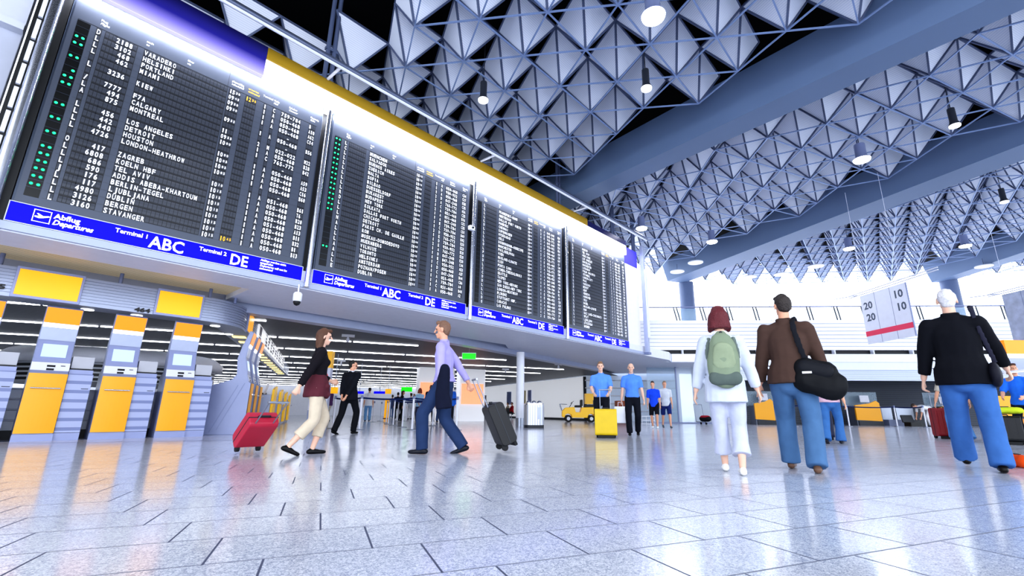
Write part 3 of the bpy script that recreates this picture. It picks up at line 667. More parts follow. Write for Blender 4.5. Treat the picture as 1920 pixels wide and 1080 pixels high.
for k in range(6):          # white destination boards along the receding row
    o = E_+E1*(2.2+k*1.75)+E2*.01+V((0, 0, 2.5)); s = G().obox(o, E1*1.55, E2*.05, V((0, 0, .47))).build('airline_board', mat('glowing_white_board', '#f2f3f8', .4, emit=.45, ecol='#ffffff'), t)  # board face glows to make up for the weak light here
    g = G()
    for a in range(2):
        for b in range(4): g.obox(o+E1*(.12+a*.75)+E2*.052+V((0, 0, .05+b*.105)), E1*(.5 if (a+b+k) % 3 else .3), E2*.004, V((0, 0, .075)))
    if k < 1: g = G(); g.obox(o+E1*.15+E2*.052+V((0, 0, .16)), E1*.5, E2*.004, V((0, 0, .27))); g.obox(o+E1*.15+E2*.052+V((0, 0, .03)), E1*.5, E2*.004, V((0, 0, .1)))
    g.build('printed_fields', mat('grey_print', '#77707c', .5), s)
for k in range(14):
    o = E_+E1*(1.2+k*1.1)-E2*.42+V((0, 0, 2.425)); G().obox(o, E1*.3, E2*.3, V((0, 0, .012))).build('soffit_light', mat('warm_soffit_light', '#ffe9a0', .4, emit=2.2, ecol='#ffdd80', var=0), t)
for px, py in ((166, 579), (259, 590), (407, 610), (432, 626)):
    q = at(px, py, 2.435); G().lathe([(.10, 0), (.10, -.012)], (q.x, q.y+.14, 2.44), 20).build('downlight', mat('downlight', '#ffffff', .4, emit=2.2, var=0), t)
for px, py, h in ((232, 505, 0), (398, 535, 0), (445, 545, 0), (8, 470, 0)):
    q = atY(px, py, 12.1); G().tube((q.x, 12.12, 2.95), (q.x, 12.12, 3.2), .035, 10).build('support_post', M_lavd, t)
# luggage belt fronts seen between the kiosks, pale pillar and round island behind
t = thing('baggage_belt', 'long pale grey stepped baggage belt behind the row of kiosks', 'baggage belt', (-6, 12.75, 0))
G().box((0, 0, 0), (8.6, 1.3, .16)).build('kick_plate', M_dark, t)
for k in range(4): g = G().box((0, .03+k*.12, .16+k*.19), (8.6, 1.3, .33+k*.19)); g.tube((0, .02+k*.12, .335+k*.19), (8.6, .02+k*.12, .335+k*.19), .018, 8); g.build('step', mat('pale_belt', '#c6cbd8', .4, .1), t)
t = thing('square_pillar', 'broad pale pillar behind the kiosks at the left edge', 'pillar', (-.55, 15.2, 0))
G().box((-1.4, 0, 0), (.35, 1.4, 2.96)).build('pillar_block', mat('pale_green_white', '#dfe5dc', .5), t)
t = thing('round_island', 'pale curved counter canopy hanging behind the kiosks', 'canopy', (2.6, 19.5, 1.75))
G().lathe([(2.6, 0), (2.75, .0), (2.75, .22), (2.5, .42), (.5, .45)], n=48).build('canopy_ring', M_offw, t); G().lathe([(2.55, -.5), (2.55, 0)], n=48).build('canopy_grid', stripes('grid_dark', '#c8ccd6', '#15171c', 'Z', .12, .6), t)
# hand-drawn odds and ends on the counter behind
for x, y, z, c, lab in ((2.42, 13.5, 1.0, '#2f86e8', 'blue bottle cap on the ledge behind the middle kiosk'),):
    t = thing('bottle', lab, 'bottle', (x, y, .902)); G().lathe([(.04, 0), (.04, .3), (.02, .36)], n=14).build('bottle_body', mat('b'+c, c, .3), t); G().lathe([(.02, .36), (.02, .40)], n=12).build('cap', M_offw, t)
# ================================================================== pendant lamps
lp = [((1225, 30), 1.0, 'glaring round pendant lamp high among the nearest pyramids'), ((1212, 165), .5, 'small unlit pendant lamp left of the first roof beam'), ((1616, 299), 1, 'bright pendant lamp in the middle of the second roof bay'), ((1203, 428), 1, 'bright pendant lamp over the right end of the boards'), ((1335, 453), 1, 'bright pendant lamp low in the second roof bay, right of the boards'), ((1592, 466), 1, 'bright pendant lamp in the third roof bay above the brown jacketed man'), ((1810, 461), 1, 'bright pendant lamp in the third roof bay at right'), ((1790, 235), .5, 'unlit pendant lamp near the right edge of the second roof bay'), ((1883, 378), .5, 'unlit pendant lamp at the upper right of the third roof bay'), ((906, 187), .5, 'unlit pendant lamp over the second board')]
for (px, py), on, lab in lp:
    q = at(px, py, 8.75); r = .26 if on == 1 else .15
    t = thing('pendant_lamp', lab, 'pendant lamp', q, group='pendant lamps under the roof')
    G().lathe([(r*.6, .55), (r*.62, .5), (r*.62, .12), (r, .0)], n=20).build('housing', M_lavd if on == 1 else M_dark, t)
    G().lathe([(.02, .0), (r*.96, .0), (r*.9, -.05), (.05, -.08)], n=20).build('lens', M_lampglow if on == 1 else mat('dim_lens', '#ffffff', .3, emit=.7, var=0), t)
    G().tube((0, 0, .5), (0, 0, 10.6-8.75), .012, 6).build('cable', M_dark, t)
    if on == 1: lamp(q.x, q.y, q.z-.12, 300)
for x, y in ((2.5, 4.5), (5.5, -1.5), (11, -5), (0, -4), (20, 5)): lamp(x, y, 8.6, 330)  # extra spots without fixtures, added to brighten the floor
for px, py, lab in ((1304, 493, 0), (1270, 510, 1), (1405, 520, 2), (1465, 515, 3), (1530, 500, 4), (1845, 500, 5)):
    q = at(px, py, 8.9); t = thing('disc_lamp', 'flat white disc lamp hanging against the far windows', 'disc lamp', q, group='disc lamps by the far windows')
    G().lathe([(.42, 0), (.42, .05), (.05, .09)], n=24).build('disc', M_white, t); G().tube((0, 0, .05), (0, 0, .5), .015, 6).build('rod', M_strutd, t)
# ================================================================== hanging number banner
def banner(px, py, depth, az, w, h, lab, kind):
    d = ray(px, py); o = CAMP+d*(depth/FPX)
    e = V((-cos(radians(az)), -sin(radians(az)), 0))
    t = thing('hanging_banner', lab, 'hanging banner', o, atan2(e.y, e.x))
    for k in range(3): G().box((k*w/3+.006, -.012, -h), ((k+1)*w/3-.006, .012, 0)).build('banner_strip', mat('banner_white', '#dcdfec', .5, emit=.04) if kind else mat('banner_city_grey', '#b9bfd2', .5, var=.5, scale=3), t)
    sm = G(); [sm.box((w*k/3-.008, -.014, -h), (w*k/3+.008, .014, 0)) for k in (1, 2)]; sm.box((w-.01, -.02, -h), (w+.012, .02, 0)); sm.build('seam_line', M_lavd, t)
    if kind:
        G().box((0, -.016, -h*.845), (w, .016, -h*.745)).build('red_stripe', mat('crimson_stripe', '#d83a5c', .5, emit=.12), t)
        for n_, x, z in (('20', .06, .30), ('20', .08, .545), ('10', .72, .24), ('10', .74, .485)):
            text(g := G(), n_, (w*x, -.014, -h*z), X, Z, h*.20, width=w*.20, bold=.03); g.build('numeral', mat('slate_numerals', '#4c5668', .5), t, recalc=False)
    for s, z in ((0, .05), (0, .13)): G().tube((-w*.25, 0, z), (w*1.6, 0, z+.02), .02, 8).build('top_bar', M_offw, t)
    G().tube((-w*.05, 0, .07), (-w*.5, -.25, .13), .02, 8).build('arm', M_offw, t)
    for x in (.1, .9): G().tube((x*w, 0, .1), (x*w, 0, 4.3), .006, 5).build('wire', M_offw, t)
banner(1612, 556, 18.0, 45, 2.08, 1.86, 'white hanging banner with 20 and 10 numerals and a red stripe', True)
banner(1878, 553, 18.0, 45, 2.0, 2.0, 'grey hanging banner cut by the right edge of the frame', False)
# ================================================================== people
def solid(prims, vox, smooth=2, wr=0, wrs=9, seed=0):
    """one closed surface grown round a list of tapered limbs"""
    bm = bmesh.new()
    for P in prims:
        a, b, ra, rb = V(P[0]), V(P[1]), P[2], P[3]
        if not isinstance(ra, tuple): ra = (ra, ra)
        if not isinstance(rb, tuple): rb = (rb, rb)
        o = P[4] if len(P) > 4 else {}
        d = b-a; L = d.length
        if L < 1e-5: d = V((0, 0, 1)); L = 0
        d = d.normalized(); x = V(o.get('x', (1, 0, 0))); x = (x-d*x.dot(d))
        x = x.normalized() if x.length > 1e-4 else d.orthogonal().normalized(); y = d.cross(x)
        n = 16; rings = []
        fa, fb = o.get('fa', 0), o.get('fb', 0)
        if fa: rings.append((a, ra, 1))
        else:
            for k in (0.12, .45, .75, 1): 
                h = sqrt(max(0, 1-k*k)); rings.append((a-d*h*(ra[0]+ra[1])/2*o.get('ca', 1), ra, k))
        if fb: rings.append((b, rb, 1))
        else:
            for k in (1, .75, .45, .12):
                h = sqrt(max(0, 1-k*k)); rings.append((b+d*h*(rb[0]+rb[1])/2*o.get('cb', 1), rb, k))
        vs = [[bm.verts.new(c+x*(r[0]*k*cos(2*pi*i/n))+y*(r[1]*k*sin(2*pi*i/n))) for i in range(n)] for c, r, k in rings]
        for p, q in zip(vs, vs[1:]):
            for i in range(n): bm.faces.new((p[i], p[(i+1) % n], q[(i+1) % n], q[i]))
        bm.faces.new(vs[0][::-1]); bm.faces.new(vs[-1])
    bmesh.ops.recalc_face_normals(bm, faces=bm.faces)
    me = bpy.data.meshes.new('tmp'); bm.to_mesh(me); bm.free()
    ob = bpy.data.objects.new('tmp', me); COL.objects.link(ob)
    r = ob.modifiers.new('r', 'REMESH'); r.mode = 'VOXEL'; r.voxel_size = vox
    s = ob.modifiers.new('s', 'SMOOTH'); s.factor = .5; s.iterations = smooth
    dg = bpy.context.evaluated_depsgraph_get(); out = bpy.data.meshes.new_from_object(ob.evaluated_get(dg))
    bpy.data.objects.remove(ob); bpy.data.meshes.remove(me)
    if wr:
        nv = [v.normal.copy() for v in out.vertices]
        for v, nn in zip(out.vertices, nv):
            c = v.co*wrs; c = V((c.x, c.y, c.z*.55))
            v.co += nn*wr*(noise.noise(c+V((seed, 0, 0)))+.5*noise.noise(c*2.1+V((0, seed, 0))))
    out.polygons.foreach_set('use_smooth', [True]*len(out.polygons))
    return out
def put(me, name, m, parent):
    me.name = name; me.materials.clear(); me.materials.append(m); o = bpy.data.objects.new(name, me); COL.objects.link(o); o.parent = parent; return o
def ik(a, b, l1, l2, pole):
    a, b = V(a), V(b); d = b-a; L = d.length
    if L > (l1+l2)*.999: b = a+d.normalized()*(l1+l2)*.999; d = b-a; L = d.length
    k = (l1*l1-l2*l2+L*L)/(2*L); h = sqrt(max(0, l1*l1-k*k)); dn = d/L; p = V(pole); p = (p-dn*p.dot(dn)).normalized()
    return a+dn*k+p*h, b
SKIN = mat('skin', '#d9a183', .5, var=.08, scale=20)
SKINP = mat('pale_skin', '#e0b49c', .5, var=.08, scale=20)
cloth_ = {}
def C(c, rough=.85):
    return mat('cloth_'+c.strip('#'), c, rough, var=.18, scale=9, spec=.2, bump=.25)
def hairm(c): return mat('hair_'+c.strip('#'), c, .6, var=.4, scale=60, bump=.6)
SHOE = {}
def person(label, loc, face, h=1.75, lod=1, hip=(0, 0, .93), lean=0., twist=0, feet=((-.10, 0, 0, 0), (.10, 0, 0, 0)), hands=((-.24, .05, .80), (.24, .05, .80)),
           poles=((-.4, -1, 0), (.4, -1, 0)), head=(0, 0), top='#333333', bottom='#222244', shoes='#111111', hair=('short', '#2a1c14'), skin=None, sleeve=1., hem=.80,
           leg=1., cuff=.10, legw=1., bulk=1., jacket=False, collar=None, group=None, kneep=((-.1, 1, 0), (.1, 1, 0)), curl=.5, socks=None, female=False, facef=True):
    """face: heading in degrees of world azimuth; local frame x right, y forward"""
    S = h/1.75; rz = radians(face-90); t = thing('person', label, 'person', loc, rz, group, scale=S)
    sk = skin or SKIN; vox = {0: .0085, 1: .013, 2: .019}[lod]; cv = {0: .013, 1: .018, 2: .024}[lod]
    T = Matrix.Rotation(-lean, 3, 'X'); Tw = Matrix.Rotation(twist, 3, 'Z')
    P = V(hip); def_ = lambda x, y, z: P+T @ (Tw @ V((x, y, z)))
    sh = .185 if not female else .165
    SL, SR = def_(-sh, 0, .455), def_(sh, 0, .455); NB = def_(0, -.01, .54); CH = def_(0, .0, .36); WA = def_(0, 0, .14)
    HH = NB+(T.lerp(Matrix.Identity(3), .6) if lean < .6 else T) @ V((0, .035, .168))
    Rh = (Matrix.Rotation(head[0], 3, 'Z') @ Matrix.Rotation(-head[1]-(lean if lean > .6 else lean*.3), 3, 'X'))
    hd = lambda x, y, z: HH+Rh @ V((x, y, z))
    hx = Rh @ V((1, 0, 0))
    pl = dict(x=(T @ (Tw @ X))); hips = [P+V((-.095, 0, -.02)), P+V((.095, 0, -.02))]
    L1, L2 = .445, .42
    legs = []
    for i in (0, 1):
        fx, fy, fz, toe = feet[i]; an = V((fx, fy, .085+fz)); kn, an = ik(hips[i], an, L1, L2, kneep[i]); legs.append((hips[i], kn, an, toe))
    arms = []
    for i, s in ((0, SL), (1, SR)):
        el, wr_ = ik(s, V(hands[i]), .285, .255, poles[i]); arms.append((s, el, wr_))
    body = [(P+V((0, 0, -.03)), P+T @ V((0, 0, .06)), (.15*bulk, .105*bulk), (.145*bulk, .10*bulk), pl), (WA, CH, (.13*bulk, .095*bulk), (.15, .10), pl), (CH, def_(0, 0, .43), (.15, .10), (.12, .08), pl),
            (SL, SR, .05, .05), (NB-V((0, 0, .03)), SL, .045, .045), (NB-V((0, 0, .03)), SR, .045, .045), (NB-V((0, 0, .06)), HH+Rh @ V((0, -.015, -.06)), .055, .052),
            (hd(0, -.012, .02), hd(0, -.005, .028), (.074, .092), (.073, .09), dict(x=hx, ca=1.0, cb=1.12)), (hd(0, .022, -.055), hd(0, .05, -.088), (.056, .055), (.034, .03), dict(x=hx)),
            (hd(0, .088, .01), hd(0, .108, -.028), .010, .015), (hd(-.03, .072, .028), hd(.03, .072, .028), .020, .020), (hd(-.022, .078, -.065), hd(.022, .078, -.065), .014, .014)]
    for s in (-1, 1): body.append((hd(s*.074, -.01, .015), hd(s*.08, -.018, -.03), (.010, .022), (.008, .014), dict(x=hx)))
    fs = 1 if lod == 0 else (1.15 if lod == 1 else 1.5)
    for i, (s, el, w) in enumerate(arms):
        d = (w-el).normalized(); body += [(s, el, .047, .038), (el, el.lerp(w, .35), .038, .040), (el.lerp(w, .35), w, .040, .027)]
        sd = -1 if i == 0 else 1
        inn = V((-sd, 0, 0)); inn = (inn-d*inn.dot(d)); inn = inn.normalized() if inn.length > .1 else V((0, 0, 1)); fw = d.cross(inn).normalized()
        if fw.y < 0: fw = -fw                       # thumb side looks ahead
        k0 = w+d*.095
        body.append((w, k0, (.024, .016), (.038, .014), dict(x=fw)))
        for q, ln in ((.032, .068), (.011, .078), (-.011, .072), (-.031, .056)):
            b = w+d*.088+fw*q; c = b+(d*cos(curl*.5)+inn*sin(curl*.5))*ln*.5; e = c+(d*cos(curl*1.5)+inn*sin(curl*1.5))*ln*.5; r = .0088*fs
            body += [(b, c, r, r*.95), (c, e, r*.95, r*.82)]
        b = w+d*.03+fw*.022; c = b+(d*.75+fw*.6+inn*.25).normalized()*.045; e = c+(d*.9+fw*.2+inn*.4).normalized()*.032; body += [(b, c, .0115*fs, .0105*fs), (c, e, .0105*fs, .009*fs)]
    for hp, kn, an, toe in legs:
        m = kn.lerp(an, .3); body += [(hp, kn, .075, .052), (kn, m, .050, .053), (m, an, .053, .034), (an, an-V((0, 0, .035)), .034, .03)]
    me = solid(body, vox, 2); bo = put(me, 'body', sk, t)
    if facef and lod < 2:
        em = mat('eye_dark', '#1b1512', .2, var=0)
        for s in (-1, 1):
            g = G(); g.lathe([(.001, -.009), (.007, -.006), (.0095, 0), (.007, .006), (.001, .009)], hd(s*.031, .0755, .008), 10); g.build('eye', em, t)
        g = G(); g.tube(hd(-.02, .091, -.058), hd(.02, .091, -.058), .005, 8); g.build('mouth', mat('lips', '#a8584e', .5), t)
    # shoes
    sm = C(shoes, .4)
    for i, (hp, kn, an, toe) in enumerate(legs):
        fd = V((sin(feet[i][4]) if len(feet[i]) > 4 else 0, 1, 0)).normalized(); dirf = (fd*cos(toe)+V((0, 0, -1))*sin(toe)); upf = fd*sin(toe)+V((0, 0, 1))*cos(toe)
        h0 = an-upf*.05-dirf*.045; t0 = an-upf*.058+dirf*.15; xs = fd.cross(Z)
        put(solid([(h0, t0, (.036, .035), (.042, .026), dict(x=xs)), (an-upf*.03-dirf*.02, an-upf*.045+dirf*.06, (.036, .03), (.036, .03), dict(x=xs))], min(cv, .015), 3), 'shoe', sm, t)
    # trousers, shorts or skirt-length legs
    bt = [(P+V((0, 0, -.06)), P+T @ V((0, 0, .09)), (.172*bulk, .128*bulk), (.158*bulk, .118*bulk), dict(pl, fb=1))]
    for hp, kn, an, toe in legs:
        m = kn.lerp(an, .3)
        if leg >= .6:
            e = kn.lerp(an, (leg-.5)*2*1.07); bt += [(hp, kn, .099*legw, .078*legw), (kn, m.lerp(e, .3), .078*legw, .076*legw), (m.lerp(e, .3), e, .076*legw, cuff*legw*.72, dict(fb=1))]
        else:
            e = hp.lerp(kn, min(1, leg*2)); bt += [(hp, e, .10, .085, dict(fb=1))]
    put(solid(bt, cv, 3, .006 if lod < 2 else 0, 10, len(label)), 'shorts' if leg < .6 else 'trousers', C(bottom), t)
    # top
    ex = .018 if jacket else .006; hz = hem-P.z
    hw = max(.172*bulk, .098+.095*legw if hem < .9 and leg >= .6 else .178)+ex; tp = [(def_(0, 0, hz), def_(0, 0, .02), (hw, .150*bulk+ex), (hw*.97, .145*bulk+ex), dict(pl, fa=1)), (def_(0, 0, .0), WA, (hw*.97, .140*bulk+ex), (.148*bulk+ex, .112*bulk+ex), dict(pl, fa=1)), (WA, CH, (.148*bulk+ex, .112*bulk+ex), (.172+ex, .118+ex), pl), (CH, def_(0, 0, .45), (.172+ex, .118+ex), (.13, .085), pl), (NB-V((0, 0, .03)), SL, .052, .058), (NB-V((0, 0, .03)), SR, .052, .058),
          (SL-T @ V((0, 0, .01)), SR-T @ V((0, 0, .01)), .066+ex*.6, .066+ex*.6), (NB-V((0, 0, .04)), NB+T @ V((0, .0, .02)), (.085, .075), (.066, .066), dict(pl, fb=1))]
    if female: tp.append((def_(-.07, .085, .33), def_(.07, .085, .33), .06, .06))
    for s, el, w in arms:
        if sleeve > .55:
            e = el.lerp(w, (sleeve-.5)*2*.95); tp += [(s, el, .066+ex*.7, .053+ex*.7), (el, e, .053+ex*.7, .042+ex*.7, dict(fb=1))]
        else: tp += [(s, s.lerp(el, sleeve*2), .066, .062, dict(fb=1))]
    tpo = put(solid(tp, cv, 3, .008 if lod < 2 else 0, 8, len(label)*3), 'jacket' if jacket else 'shirt', C(top), t)
    if collar:
        put(solid([(NB+T @ V((-.055, -.03, .0)), NB+T @ V((-.05, .03, .02)), .022, .02), (NB+T @ V((.055, -.03, .0)), NB+T @ V((.05, .03, .02)), .022, .02), (NB+T @ V((-.055, -.035, .01)), NB+T @ V((.055, -.035, .01)), .024, .024)], cv, 2), 'collar', C(collar), t)
    # hair
    st, hc = hair
    hr = []
    if st in ('short', 'bob', 'long'): hr = [(hd(0, -.026, .033), hd(0, -.02, .043), (.083, .094), (.080, .088), dict(x=hx, cb=1.12))]
    if st == 'short': hr += [(hd(0, -.055, -.02), hd(0, -.05, .02), (.070, .05), (.076, .06), dict(x=hx)), (hd(-.03, .06, .098), hd(.03, .06, .098), .028, .028)]
    if st == 'bob':
        hr += [(hd(0, -.05, -.115), hd(0, -.035, .03), (.122, .075), (.104, .092), dict(x=hx, fa=1)), (hd(0, -.035, .03), hd(0, -.02, .07), (.104, .10), (.088, .088), dict(x=hx)), (hd(-.092, .01, -.10), hd(-.08, .015, .03), (.030, .055), (.028, .065), dict(x=hx)), (hd(.092, .01, -.10), hd(.08, .015, .03), (.030, .055), (.028, .065), dict(x=hx)), (hd(-.04, .068, .085), hd(.04, .068, .085), .03, .03)]
    if st == 'long': hr += [(hd(0, -.055, -.22), hd(0, -.04, .03), (.07, .04), (.088, .08), dict(x=hx)), (hd(-.04, .068, .085), hd(.04, .068, .085), .03, .03)]
    if st == 'bald': hr = [(hd(0, -.034, .028), hd(0, -.03, .036), (.079, .089), (.076, .084), dict(x=hx, cb=1.08)), (hd(0, -.05, -.03), hd(0, -.05, .02), (.066, .05), (.074, .06), dict(x=hx))]
    if hr: put(solid(hr, min(cv, .014), 1, .006, 30), 'hair', hairm(hc), t)
    t['_'] = 0; del t['_']
    return t
def wpt(p, q):       # a point of a person's own frame in the world
    return Matrix.Translation(p.location) @ p.rotation_euler.to_matrix().to_4x4() @ Matrix.Scale(p.scale.x, 4) @ V(q)
def beside(p, name, label, cat, q, group=None, rz=0):   # a separate thing standing or hanging where a person carries it
    return thing(name, label, cat, wpt(p, q), p.rotation_euler.z+rz, group, scale=p.scale.x)
# ---- the three in front
A = at(1376, 890); AW = degrees(atan2(A.y, A.x))
woman = person('woman with a dark red bob in white jacket and cropped white trousers, seen from behind', A, AW+3, 1.63, 0, hip=(0, 0, .915), feet=((-.06, .30, .0, 0), (.09, -.02, .0, .0)), hands=((-.30, .06, .84), (.34, .12, .80)),
   top='#c6ccda', bottom='#bfc3d6', shoes='#f0ece6', hair=('bob', '#5e1620'), skin=SKINP, sleeve=.97, hem=.72, leg=.84, cuff=.135, legw=1.02, jacket=True, collar='#f2f3f6', female=True, head=(.1, 0), bulk=.98)
B = at(1508, 884)
BW = degrees(atan2(B.y, B.x))
man = person('man in brown jacket and blue jeans with a black shoulder bag, seen from behind', B, BW-4, 1.86, 0, hip=(0, 0, .92), feet=((-.12, .22, .0, .0), (.12, -.10, .0, 0.)), hands=((-.31, .10, .80), (.30, .16, .86)),
   top='#4d3a33', bottom='#4d6f96', shoes='#6b5142', hair=('short', '#2c2320'), sleeve=1., hem=.83, legw=1.16, cuff=.108, jacket=True, collar='#43322c', head=(.45, 0), bulk=1.02)
Cq = at(1848, 884); CW = degrees(atan2(Cq.y, Cq.x))
blazer = person('white haired man in black blazer and blue jeans walking away at the right', Cq, CW+2, 1.97, 0, hip=(0, 0, .93), feet=((-.11, .34, .02, 0.), (.12, -.06, .0, .0)), hands=((-.32, .10, .80), (.34, .30, .93)), poles=((-.4, -1, 0), (.5, -.9, -.3)),
   top='#0b0d16', bottom='#3f6aa8', shoes='#15110f', hair=('bald', '#d8d6da'), skin=SKINP, sleeve=.94, hem=.79, legw=1.14, cuff=.108, jacket=True, collar='#0d0f18', bulk=1.08, head=(.12, 0), curl=.9)
# backpack
t = beside(woman, 'backpack', 'grey green backpack on the back of the woman in white', 'backpack', (0, -.12, .93))
bp = solid([((0, -.085, .05), (0, -.085, .22), (.155, .09), (.16, .095)), ((0, -.085, .22), (0, -.06, .42), (.16, .095), (.125, .06)), ((0, -.06, .42), (0, -.03, .5), (.12, .06), (.06, .03))], .013, 3, .010, 8)
put(bp, 'pack_body', C('#7d8a74'), t)
put(solid([((-.10, -.13, .03), (.10, -.13, .03), (.075, .05), (.075, .05), dict(x=(0, 0, 1)))], .013, 3, .004), 'bottom_pocket', C('#59645f'), t)
put(solid([((0, -.15, .18), (0, -.14, .34), (.12, .03), (.10, .03))], .013, 3, .006), 'front_pocket', C('#8b977d'), t)
for s in (-1, 1): put(solid([((s*.13, -.02, .10), (s*.155, .02, .30), (.022, .008), (.022, .008)), ((s*.155, .02, .30), (s*.125, .055, .47), (.024, .01), (.024, .01)), ((s*.125, .055, .47), (s*.11, .15, .475), (.024, .01), (.022, .01)), ((s*.11, .15, .475), (s*.12, .235, .36), (.022, .01), (.02, .01))], .010, 1), 'shoulder_strap', C('#68736e'), t)
g = G(); g.tube((-.03, -.05, .49), (0, -.06, .53), .008, 6); g.tube((0, -.06, .53), (.03, -.05, .49), .008, 6); g.build('grab_loop', M_dark, t)
for s in (-.05, .05): G().tube((s, -.165, .14), (s*1.4, -.14, .36), .006, 6).build('lash_strap', M_rubber, t)
# shoulder bag
t = beside(man, 'shoulder_bag', 'black shoulder bag hanging at the right hip of the man in brown', 'bag', (.21, -.12, .74))
put(solid([((-.09, 0, .12), (.15, 0, .05), (.07, .13), (.07, .14), dict(x=(0, 1, 0))), ((-.09, 0, .22), (.11, 0, .17), (.066, .11), (.062, .11), dict(x=(0, 1, 0)))], .013, 3, .010, 7), 'bag_body', C('#0d0f14', .6), t)
put(solid([((-.09, -.040, .24), (.11, -.040, .18), (.03, .07), (.03, .07), dict(x=(0, 1, 0)))], .013, 2), 'flap', C('#16181f', .6), t)
pts = [(-.06, .0, .30), (-.09, -.02, .42), (-.12, -.03, .58), (-.13, -.02, .68), (-.12, .09, .745), (-.10, .2, .66)]
put(solid([(a, b, (.03, .008), (.03, .008), dict(x=(1, .2, .3))) for a, b in zip(pts, pts[1:])], .010, 1), 'strap', C('#191b22'), t)
G().box((-.10, -.088, .17), (-.02, -.080, .19)).build('white_tab', M_white, t)
# bag strap and papers of the blazer man
t = beside(blazer, 'shoulder_bag', 'dark bag on a strap at the right side of the man in the black blazer', 'bag', (.24, .06, .82))
put(solid([((-.02, -.14, .06), (-.02, .14, .06), (.05, .12), (.05, .12), dict(x=(1, 0, 0)))], .014, 2, .006), 'bag_body', C('#1a1a26', .6), t)
pts = [(.0, -.08, .18), (-.05, -.13, .45), (-.08, -.11, .68), (-.08, -.0, .745), (-.06, .1, .66)]
put(solid([(a, b, (.022, .008), (.022, .008)) for a, b in zip(pts, pts[1:])], .010, 1), 'strap', C('#2a2a3a'), t)
t = beside(blazer, 'folded_paper', 'white folded papers in the hand of the man in the black blazer', 'papers', (.38, .44, .91))
G().obox((-.07, -.04, 0), (.20, .06, .02), (-.02, .11, .02), (0, 0, .008)).build('sheet', M_white, t)
# ---- woman pulling the red case at left, man with the lavender shirt, dark suit
Dq = at(578, 853)
lady = person('brown haired woman in dark top, cropped beige trousers and black mules pulling a red case', Dq, -14, 1.66, 0, hip=(0, 0, .92), feet=((-.08, .06, .0, .0), (.09, -.27, .05, .4)), hands=((-.24, .22, 1.02), (.26, -.32, .80)), poles=((-.4, -1, 0), (.5, -.6, 0)),
   top='#17131a', bottom='#cdbfa9', shoes='#0c0b0d', hair=('long', '#5a3a28'), skin=SKINP, sleeve=1., hem=.97, leg=.80, cuff=.11, female=True, curl=1.1)
t = beside(lady, 'tied_jacket', 'maroon jacket tied round the waist of the woman with the red case', 'jacket', (0, 0, .80))
put(solid([((0, 0, -.03), (0, 0, .17), (.212, .165), (.195, .155), dict(fa=1)), ((-.14, .12, .12), (.10, .15, .0), .035, .03), ((.14, .12, .12), (-.05, .16, -.02), .035, .03)], .015, 2, .012, 8), 'jacket_cloth', C('#5b2a34'), t)
Eq = at(826, 851)
purple = person('man in lavender shirt and dark jeans striding left with a black case', Eq, 127, 1.86, 0, hip=(0, 0, .90), feet=((-.09, .22, .0, .0), (.09, -.26, .02, .3)), hands=((-.26, -.02, .80), (.24, -.34, .82)), poles=((-.4, -1, 0), (.5, -.6, .2)),
   top='#a79fd4', bottom='#27395c', shoes='#1b1d26', hair=('short', '#7a5a48'), sleeve=.96, hem=.90, collar='#a79fd4', curl=1.1, legw=1.05, lean=.06)
t = beside(purple, 'folded_coat', 'navy coat draped over the arm of the man in the lavender shirt', 'coat', (-.27, -.06, .66))
put(solid([((0, 0, .40), (0, .0, .10), (.05, .07), (.055, .10)), ((0, .0, .10), (.0, -.02, -.10), (.055, .10), (.045, .11), dict(fb=1))], .016, 3, .016, 7), 'coat_cloth', C('#12172c'), t)
suit = person('man in a dark suit with hands clasped behind his back, turned away', at(648, 814), 25, 1.78, 1, hip=(0, 0, .925), feet=((-.10, -.30, .02, .3), (.10, .14, 0, 0)), hands=((-.05, -.22, .86), (.06, -.23, .84)), poles=((-1, -.5, 0), (1, -.5, 0)),
   top='#10121b', bottom='#0e1018', shoes='#0a0a0c', hair=('short', '#17130f'), sleeve=1, hem=.78, jacket=True, collar='#d8dae2', head=(-.9, 0))
# ---- two men in light blue shirts coming towards the camera
for px, py, lab, sh, hp_, hn in ((1130, 818, 'man in light blue shirt pushing a yellow trolley case', '#5f92ea', 0, ((-.18, .30, .98), (.18, .30, .98))), (1189, 816, 'man in light blue shirt and dark trousers carrying a white bag', '#5a8eea', 1, ((-.28, .04, .82), (.27, .06, .80)))):
    q = at(px, py); fa = degrees(atan2(-q.y, -q.x))
    p = person(lab, q, fa, 1.84 if hp_ else 1.80, 1, hip=(0, 0, .92), feet=((-.1, .2, 0, 0), (.1, -.2, .03, .35)) if not hp_ else ((-.1, -.18, .03, .3), (.1, .2, 0, 0)), hands=hn, top=sh, bottom='#10131f', shoes='#0b0b0e', hair=('short' if not hp_ else 'bald', '#8a6a52' if not hp_ else '#c9b8ac'), sleeve=.42, hem=.90, collar=sh, skin=SKINP, bulk=1.05, curl=1.0)
    if hp_: blue2 = p
    else: blue1 = p
